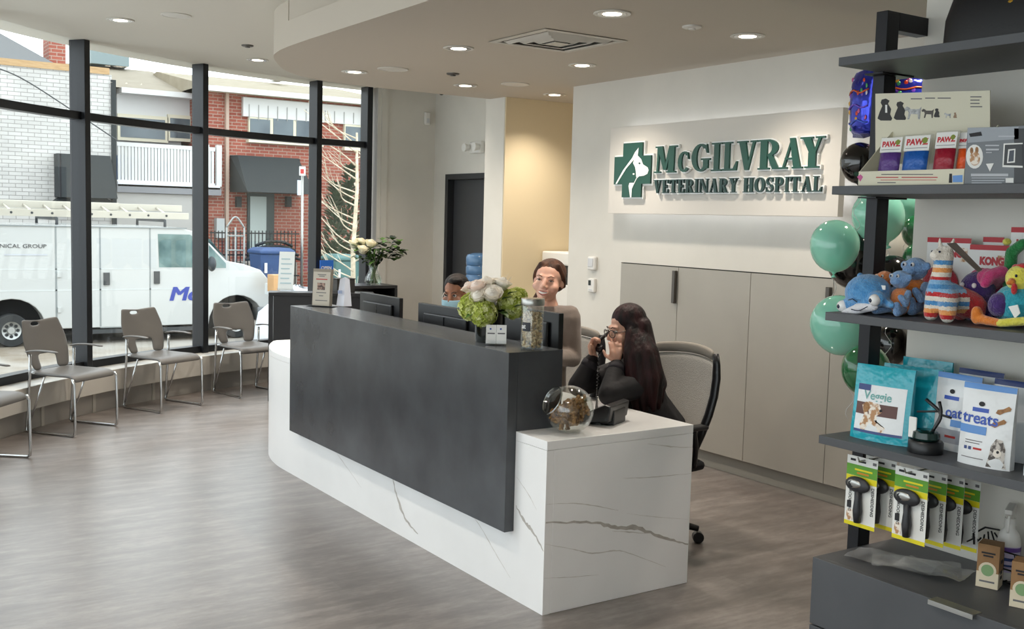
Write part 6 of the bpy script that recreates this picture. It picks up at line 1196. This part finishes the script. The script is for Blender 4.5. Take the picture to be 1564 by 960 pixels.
# iron fence and gate
FY = 22.3; IRON = mat('black_iron', '#1d1f21', .5, .3); t = thing('iron_fence', 'black iron railing in front of the red brick house', 'fence', tuple(at(385, 430, FY)))
for k in range(24): p = at(322+k*5.6, 352, FY); MB().box(p.x-.009, p.x+.009, FY-.03, FY-.01, GZ0, p.z).build('bar', IRON, t)
for v in (355, 388, 420): fr('rail', 320, 456, v, v+2, FY, .05, IRON, t)
t = thing('garden_bench', 'dark curved garden bench behind the blue bin', 'bench', tuple(at(412, 400, 22.0)))
for k in range(4):
    c = at(418, 372+k*7, 21.9); w_ = .42+.07*k
    MB().tube(bez([(c.x-w_, 21.9, c.z-.05), (c.x-w_*.5, 21.85, c.z+.03), (c.x, 21.83, c.z+.05), (c.x+w_*.5, 21.85, c.z+.03), (c.x+w_, 21.9, c.z-.05)], 4), .035, 6).build('slat', IRON, t, smooth=1)
for s in (-1, 1): c = at(418+s*22, 385, 21.9); MB().box(c.x-.04, c.x+.04, 21.86, 21.94, GZ0, c.z+.05).build('leg', IRON, t)
t = thing('patio_chair', 'grey metal garden chair with a white pot beside the bench', 'chair', tuple(at(375, 400, 22.0)))
a, b_ = at(346, 400, 21.95), at(373, 340, 21.95)
for xx in (a.x, (a.x+b_.x)/2, b_.x): MB().tube([(xx, 21.95, GZ0), (xx, 21.95, b_.z-.1)], .02, 6).build('leg', mat('grey_tube', '#9da09e', .5, .3), t, smooth=1)
for v in (360, 382): z_ = at(370, v, 21.95).z; MB().tube([(a.x, 21.95, z_), (b_.x, 21.95, z_)], .02, 6).build('bar', mat('grey_tube', '#9da09e', .5, .3), t, smooth=1)
MB().tube(bez([(a.x, 21.95, b_.z-.1), ((a.x+b_.x)/2, 21.95, b_.z+.12), (b_.x, 21.95, b_.z-.1)], 6), .02, 6).build('back_hoop', mat('grey_tube', '#9da09e', .5, .3), t, smooth=1)
def bin_(label, u0, u1, v0, v1, Y, c):
    a, b_ = at(u0, v1, Y), at(u1, v0, Y); m = mat('bin_'+c[1:], c, .5); t = thing('wheelie_bin', label, 'bin', ((a.x+b_.x)/2, Y, GZ0)); x_, w_ = (a.x+b_.x)/2, (b_.x-a.x)/2
    MB().rings([[V((x_+sx*w_*k, Y+sy*.35*k, z)) for sx, sy in ((-1, -1), (1, -1), (1, 1), (-1, 1))] for k, z in ((.7, GZ0+.02), (.98, b_.z-.12))]).build('body', m, t, bevel=.03)
    MB().rings([[V((x_+sx*w_*k, Y+sy*.37*k, z)) for sx, sy in ((-1, -1), (1, -1), (1, 1), (-1, 1))] for k, z in ((1.04, b_.z-.119), (1.04, b_.z-.06), (.8, b_.z))]).build('lid', m, t, bevel=.02)
    MB().box(x_-w_*.75, x_-w_*.6, Y-.36, Y-.345, b_.z-.5, b_.z-.3).build('white_mark', PAPER, t)
    for s in (-1, 1): MB().cyl((x_+s*w_*.7-.03, Y+.3, GZ0+.1), (x_+s*w_*.7+.03, Y+.3, GZ0+.1), .1, n=12).build('wheel', BPL, t, smooth=40)
bin_('dark blue recycling bin behind the bonnet of the van', 388, 440, 378, 430, 20.8, '#2f4a78'); bin_('green bin beside the bare tree, seen in the last window bay', 501, 541, 388, 440, 20.4, '#4a7270')
t = thing('street_sign', 'thin pole with a small white sign beside the window mullion', 'sign', tuple(at(462, 430, 21.0)))
p = at(462, 255, 21.0); MB().tube([(p.x, 21, GZ0), (p.x, 21, p.z)], .03, 8).build('pole', STEEL, t, smooth=1); fr('plate', 457, 466, 254, 268, 20.96, .02, PAPER, t); fr('red_ring', 459, 464, 258, 265, 20.93, .005, INKR, t); fr('banner', 454, 459, 275, 298, 20.96, .02, mat('pale_banner', '#c3cbe0', .6), t)
# trees
def conifer(label, u, vt, vb, w_px, Y, seed):
    p, q = at(u, vt, Y), at(u, vb, Y); h_ = p.z-GZ0; w_ = w_px/FPX*Y*1.2; rr = random.Random(seed)
    t = thing('evergreen_tree', label, 'tree', (p.x, Y, GZ0)); MB().cyl((p.x, Y, GZ0), (p.x, Y, GZ0+h_*.5), .07, .04, 8).build('trunk', mat('bark', '#4a3a2c', .9), t)
    mb = MB()
    for i in range(900):
        f_ = rr.random()**.8; a = rr.uniform(0, 6.28); R_ = w_*(1-f_)**.75*rr.uniform(.55, 1)+.02; c = V((p.x+R_*math.cos(a), Y+R_*math.sin(a), GZ0+.15+(h_-.15)*f_)); leaf(mb, c, (math.cos(a), math.sin(a), .7), rr.uniform(.14, .26), .07, .1)
    o = mb.build('foliage', mat('conifer_green', '#3a4a38', .8, var='#5a6b50', scale=4), t)
conifer('dark evergreen tree against the red brick, left of the bare tree', 512, 282, 440, 22, 22.5, 1); conifer('taller evergreen tree behind the bare tree', 534, 255, 440, 22, 23.3, 2)
TR = mat('pale_bark', '#b9aa92', .9, var='#d8cdb8', scale=9); rr = random.Random(6)
p = at(543, 250, 19.0); t = thing('bare_tree', 'pale bare street tree in the last window bay', 'tree', (p.x, 19.0, GZ0))
MB().tube([(p.x, 19, GZ0), (p.x-.03, 19, 1.0), (p.x+.04, 19, 2.2), (p.x+.02, 19, p.z+.6)], [.055, .048, .036, .02], 8).build('trunk', TR, t, smooth=1)
for k in range(24):
    z_ = .2+.13*k; s = -1 if k % 4 else 1; L_ = rr.uniform(.5, .95)*(1 if s < 0 else .35); b0_ = V((p.x, 19, z_)); b1 = b0_+V((s*L_*.5, rr.uniform(-.3, .3), L_*.25)); b2 = b0_+V((s*L_, rr.uniform(-.5, .5), L_*rr.uniform(.5, .9)))
    o = MB().tube(bez([b0_, b1, b2], 4), [.017-.0014*i for i in range(9)], 6).build('branch', TR, t, smooth=1); mb = MB()
    for j in range(4): q = b1.lerp(b2, j/4); mb.tube([q, q+V((s*rr.uniform(.05, .25), rr.uniform(-.15, .15), rr.uniform(.1, .35)))], [.006, .003], 5)
    mb.build('twigs', TR, o, smooth=1)
# snow heaps
for i, (x, y, sx, sy, sz, lab) in enumerate(((at(462, 430, 17).x, 17.2, .75, .6, .95, 'snow heap beside the window, right of the van'), (at(505, 440, 18.5).x, 18.5, .7, .6, .6, 'snow heap at the foot of the bare tree'), (at(348, 395, 21).x, 21.2, .5, .4, .5, 'snow heap behind the bonnet of the van'), (at(130, 520, 20.6).x, 21.6, 2.0, .4, .3, 'long low snow bank behind the van'))):
    mb = MB(); mb.ell((x, y, GZ0), (sx, sy, sz), 24, 12); r2 = random.Random(i)
    for v_ in mb.v: v_ += V((r2.uniform(-1, 1), r2.uniform(-1, 1), r2.uniform(-1, 1)))*.05; v_.z = max(v_.z, GZ0-.02)
    tag(mb.build('snow_heap', SNOW, None, smooth=1), lab, 'snow', 'snow heaps')
o = MB().box(at(418, 440, 17.5).x, at(440, 440, 17.5).x, 17.5, 17.8, at(430, 446, 17.5).z, at(430, 420, 17.5).z).build('cardboard_box', mat('cardboard', '#c49a6c', .8), None); tag(o, 'brown cardboard box in the snow in front of the van', 'box')
# ---------------------------------------------------------------- the van
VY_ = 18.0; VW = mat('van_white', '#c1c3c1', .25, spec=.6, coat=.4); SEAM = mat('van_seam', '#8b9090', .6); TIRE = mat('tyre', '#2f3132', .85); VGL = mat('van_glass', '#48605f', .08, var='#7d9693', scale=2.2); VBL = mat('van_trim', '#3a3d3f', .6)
wr_, wf = at(18, 497, VY_), at(362, 501, VY_); zw = (wr_.z+wf.z)/2; RW = zw-GZ0
van = thing('cargo_van', 'white cargo van with ladders on its roof parked outside', 'van', ((wr_.x+wf.x)/2, VY_+1, GZ0))
def sp(u, v): q = at(u, v, VY_); return (q.z, q.x)
zr_ = at(140, 346, VY_).z; zs_ = at(150, 500, VY_).z
def archp(c, r, n=12): return [(zw+r*math.sin(PI*i/n), c+r*math.cos(PI*i/n)) for i in range(n, -1, -1)]
prof = [(zs_, .95), (zr_-.15, 1.0), (zr_, 1.12), (zr_+.02, 3.5), sp(270, 347), sp(296, 353), sp(312, 363), sp(346, 398), sp(372, 403), sp(398, 412), sp(413, 430), sp(418, 452), (zs_+.0, sp(418, 480)[1])]
low = [(zs_, wf.x+.52)]+archp(wf.x, .5)[::-1]+[(zs_, wf.x-.52), (zs_, wr_.x+.52)]+archp(wr_.x, .5)[::-1]+[(zs_, wr_.x-.52)]
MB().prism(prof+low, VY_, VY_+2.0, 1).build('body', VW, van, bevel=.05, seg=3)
MB().box(1.1, wf.x+.4, VY_+.35, VY_+1.7, zs_-.12, zs_+.5).build('underbody', mat('van_underbody', '#161718', .8), van)
for c in (wr_.x, wf.x):
    for y in (VY_+.02, VY_+1.76):
        wh = MB().lathe([(RW*.55, 0), (RW*.95, .0), (RW, .03), (RW, .19), (RW*.95, .22), (RW*.55, .22)], 32, closed=True, M=Mx.Translation((c, y+.22, zw)) @ Mx.Rotation(PI/2, 4, 'X')).build('wheel', TIRE, van, smooth=40)
        MB().lathe([(.001, .2), (RW*.2, .2), (RW*.25, .17), (RW*.48, .19), (RW*.58, .215), (RW*.58, .1), (.001, .1)], 32, Mx.Translation((c, y+.22, zw)) @ Mx.Rotation(PI/2, 4, 'X')).build('rim', mat('wheel_silver', '#b8bab8', .4, .5), wh, smooth=40)
        mb = MB()
        for k in range(8): a = k*PI/4; mb.lathe([(.001, .0), (.026, .0), (.026, .004), (.001, .005)], 10, Mx.Translation((c+RW*.36*math.cos(a), y+.03, zw+RW*.36*math.sin(a))) @ Mx.Rotation(PI/2, 4, 'X'))
        mb.build('rim_slots', TIRE, wh)
def vs(nm, u0, u1, v0, v1, m, y=.004, par=None): return fr(nm, u0, u1, v0, v1, VY_+.001, y, m, par or van)
vs('door_seam', 85, 86.2, 346, 486, SEAM); vs('door_seam', 152.5, 153.7, 347, 498, SEAM); vs('door_seam', 228.5, 230, 348, 500, SEAM); vs('door_seam', 153, 230, 498, 499.5, SEAM); vs('body_crease', -10, 318, 441, 443, mat('van_crease', '#c9cdcc', .3)); vs('body_crease', -10, 228, 410, 411.5, mat('van_crease', '#c9cdcc', .3)); vs('roof_gutter', -10, 285, 345, 347, SEAM, .02)
dh = vs('door_handle', 158, 167, 416, 435, VBL, .03); vs('door_handle', 235, 243.5, 414, 433, VBL, .03); vs('hinge', 87, 93, 415, 423, VW, .03); vs('hinge', 88, 93, 469, 477, VW, .03); vs('rocker', 140, 318, 500, 506, VBL, .02)
MB().prism([sp(*q) for q in ((241, 357), (290, 358), (303, 367), (314, 385), (318, 408), (243, 408))], VY_-.004, VY_+.01, 1).build('side_window', VGL, van); MB().prism([sp(*q) for q in ((319, 374), (345, 402), (345, 409), (319, 409))], VY_-.004, VY_+.01, 1).build('quarter_window', VGL, van)
ws = [at(318, 366, VY_+.12), at(343, 396, VY_+.12)]; nrm = V((.02, 0, .02)); MB().quad(ws[0]+nrm, ws[1]+nrm, ws[1]+nrm+V((0, 1.75, 0)), ws[0]+nrm+V((0, 1.75, 0))).build('windscreen', VGL, van)
q = at(319, 402, VY_); MB().ell((q.x, VY_-.16, q.z), (.07, .12, .13), 12, 8).build('mirror', VBL, van, smooth=1); MB().tube([(q.x, VY_-.06, q.z), (q.x, VY_+.02, q.z-.02)], .02, 6).build('mirror_arm', VBL, van, smooth=1)
q = at(414, 440, VY_); MB().box(q.x-.12, q.x+.03, VY_-.006, VY_+.1, q.z-.12, q.z+.1).build('headlight', mat('headlight', '#cfd6d8', .1), van, bevel=.02); fr('bumper', 392, 421, 468, 484, VY_+.02, .06, mat('bumper_grey', '#8d9194', .4, .4), van, bevel=.02)
p = at(71, 378.6, VY_); lettering('lettering', 'NICAL GROUP', .086, frame((p.x, VY_-.006, p.z), (1, 0, 0), (0, 0, 1)), INKD, van, .001, 0, 'RIGHT', 1.2)
p = at(72, 390, VY_); MB().box(p.x-.62, p.x, VY_-.006, VY_-.003, p.z, p.z+.02).build('text_line', mat('van_print_grey', '#b9bcc4', .6), van)
me = text_mesh('Mc', .34, .001, 0, 'LEFT', 1.15); me.transform(Mx.Shear('XY', 4, (.28, 0)) if 0 else Mx(((1, .28, 0, 0), (0, 1, 0, 0), (0, 0, 1, 0), (0, 0, 0, 1)))); p = at(256, 459, VY_); me.transform(MW[van.name].inverted() @ frame((p.x, VY_-.006, p.z), (1, 0, 0), (0, 0, 1))); me.materials.append(mat('van_logo_blue', '#2a3f9c', .4)); link('logo_lettering', me, van); m2 = me.copy(); m2.transform(Mx.Translation((.03, -.0015, 0))); link('logo_lettering', m2, van)
LAD = mat('ladder_aluminium', '#c6c1b4', .4, .5)
rk = MB()
for x in (1.5, 3.3, 5.0): MB().tube([(x, VY_+.1, zr_+.0), (x, VY_+.1, zr_+.12), (x, VY_+1.9, zr_+.12), (x, VY_+1.9, zr_)], .025, 6).build('roof_rack', VBL, van, smooth=1)
def ladder(label, y0, y1, z_, x0, x1):
    t = thing('extension_ladder', label, 'ladder', ((x0+x1)/2, (y0+y1)/2, z_), 0, 'ladders on the van')
    for y, dz in ((y0, 0), (y1, .13)): MB().box(x0, x1, y-.015, y+.015, z_+dz, z_+.11+dz).build('rail', LAD, t, bevel=.004)
    n = int((x1-x0)/.3)
    for k in range(n):
        x = x0+.15+.3*k; MB().tube([(x, y0, z_+.075), (x-.06, y1, z_+.185)], .018, 6).build('rung', LAD, t, smooth=1)
        MB().cyl((x, y0-.017, z_+.055), (x, y0-.021, z_+.055), .02, n=8).build('rivet', VBL, t)
ladder('aluminium ladder along the near side of the van roof', VY_+.2, VY_+.6, zr_+.146, .4, at(288, 330, VY_+.2).x); ladder('second aluminium ladder farther back on the van roof', VY_+.85, VY_+1.25, zr_+.16, .2, at(190, 330, VY_+.85).x)
# overhead wire
o = MB().tube(bez([at(-30, 95, 20.5), at(30, 118, 20.5), at(105, 165, 20.5), at(180, 215, 20.5)], 6), .012, 5).build('overhead_wire', VBL, None, smooth=1); tag(o, 'thin dark cable sagging in front of the white brick wall', 'cable')
# ---------------------------------------------------------------- things by the window inside
t = thing('leaflet_stand', 'tall white printed sheet leaning on the black counter', 'leaflet', (3.62, 9.12, .99))
Mb = frame((3.55, 9.19, 1.003), (.8, -.5, .0), (.3, .1, .95)); MB().box(0, .14, 0, .36, -.004, .0, Mb).build('sheet', mat('pale_sheet', '#dfe9ec', .3), t)
for k in range(6): MB().box(.02, .12-.02*(k % 2), .06+.045*k, .072+.045*k, .0003, .001, Mb).build('text_line', mat('pale_blue_print', '#a8c4cf', .6), t)
MB().box(-.005, .145, -.0, .012, -.03, .03, Mb).build('foot', ACRY, t)
t = thing('dark_box', 'small dark box on the black counter behind the folded paper', 'box', (4.12, 8.99, .99)); MB().box(4.02, 4.2, 8.93, 9.06, .9905, 1.11).build('carton', mat('dark_carton', '#2e2c2a', .6), t, bevel=.003); MB().box(4.015, 4.205, 8.925, 9.065, 1.1105, 1.12).build('lid', mat('dark_carton', '#2e2c2a', .6), t, bevel=.002)
t = thing('open_sign', 'small blue sign with white lettering low in the last window bay', 'sign', (4.5, 10.2, 1.0))
q = at(499, 416, 10.3); MB().box(q.x-.075, q.x+.075, 10.3, 10.31, q.z, q.z+.13).build('panel', mat('sign_blue', '#2c6fd0', .4), t); lettering('lettering', 'OPEN', .045, frame((q.x-.005, 10.2985, q.z+.035), (1, 0, 0), (0, 0, 1)), PAPER, t, .001, .001, 'CENTER'); MB().box(q.x-.06, q.x+.05, 10.26, 10.36, ZL, ZL+.02).box(q.x-.01, q.x, 10.302, 10.312, ZL+.02, q.z).build('stand', BLACKM, t)
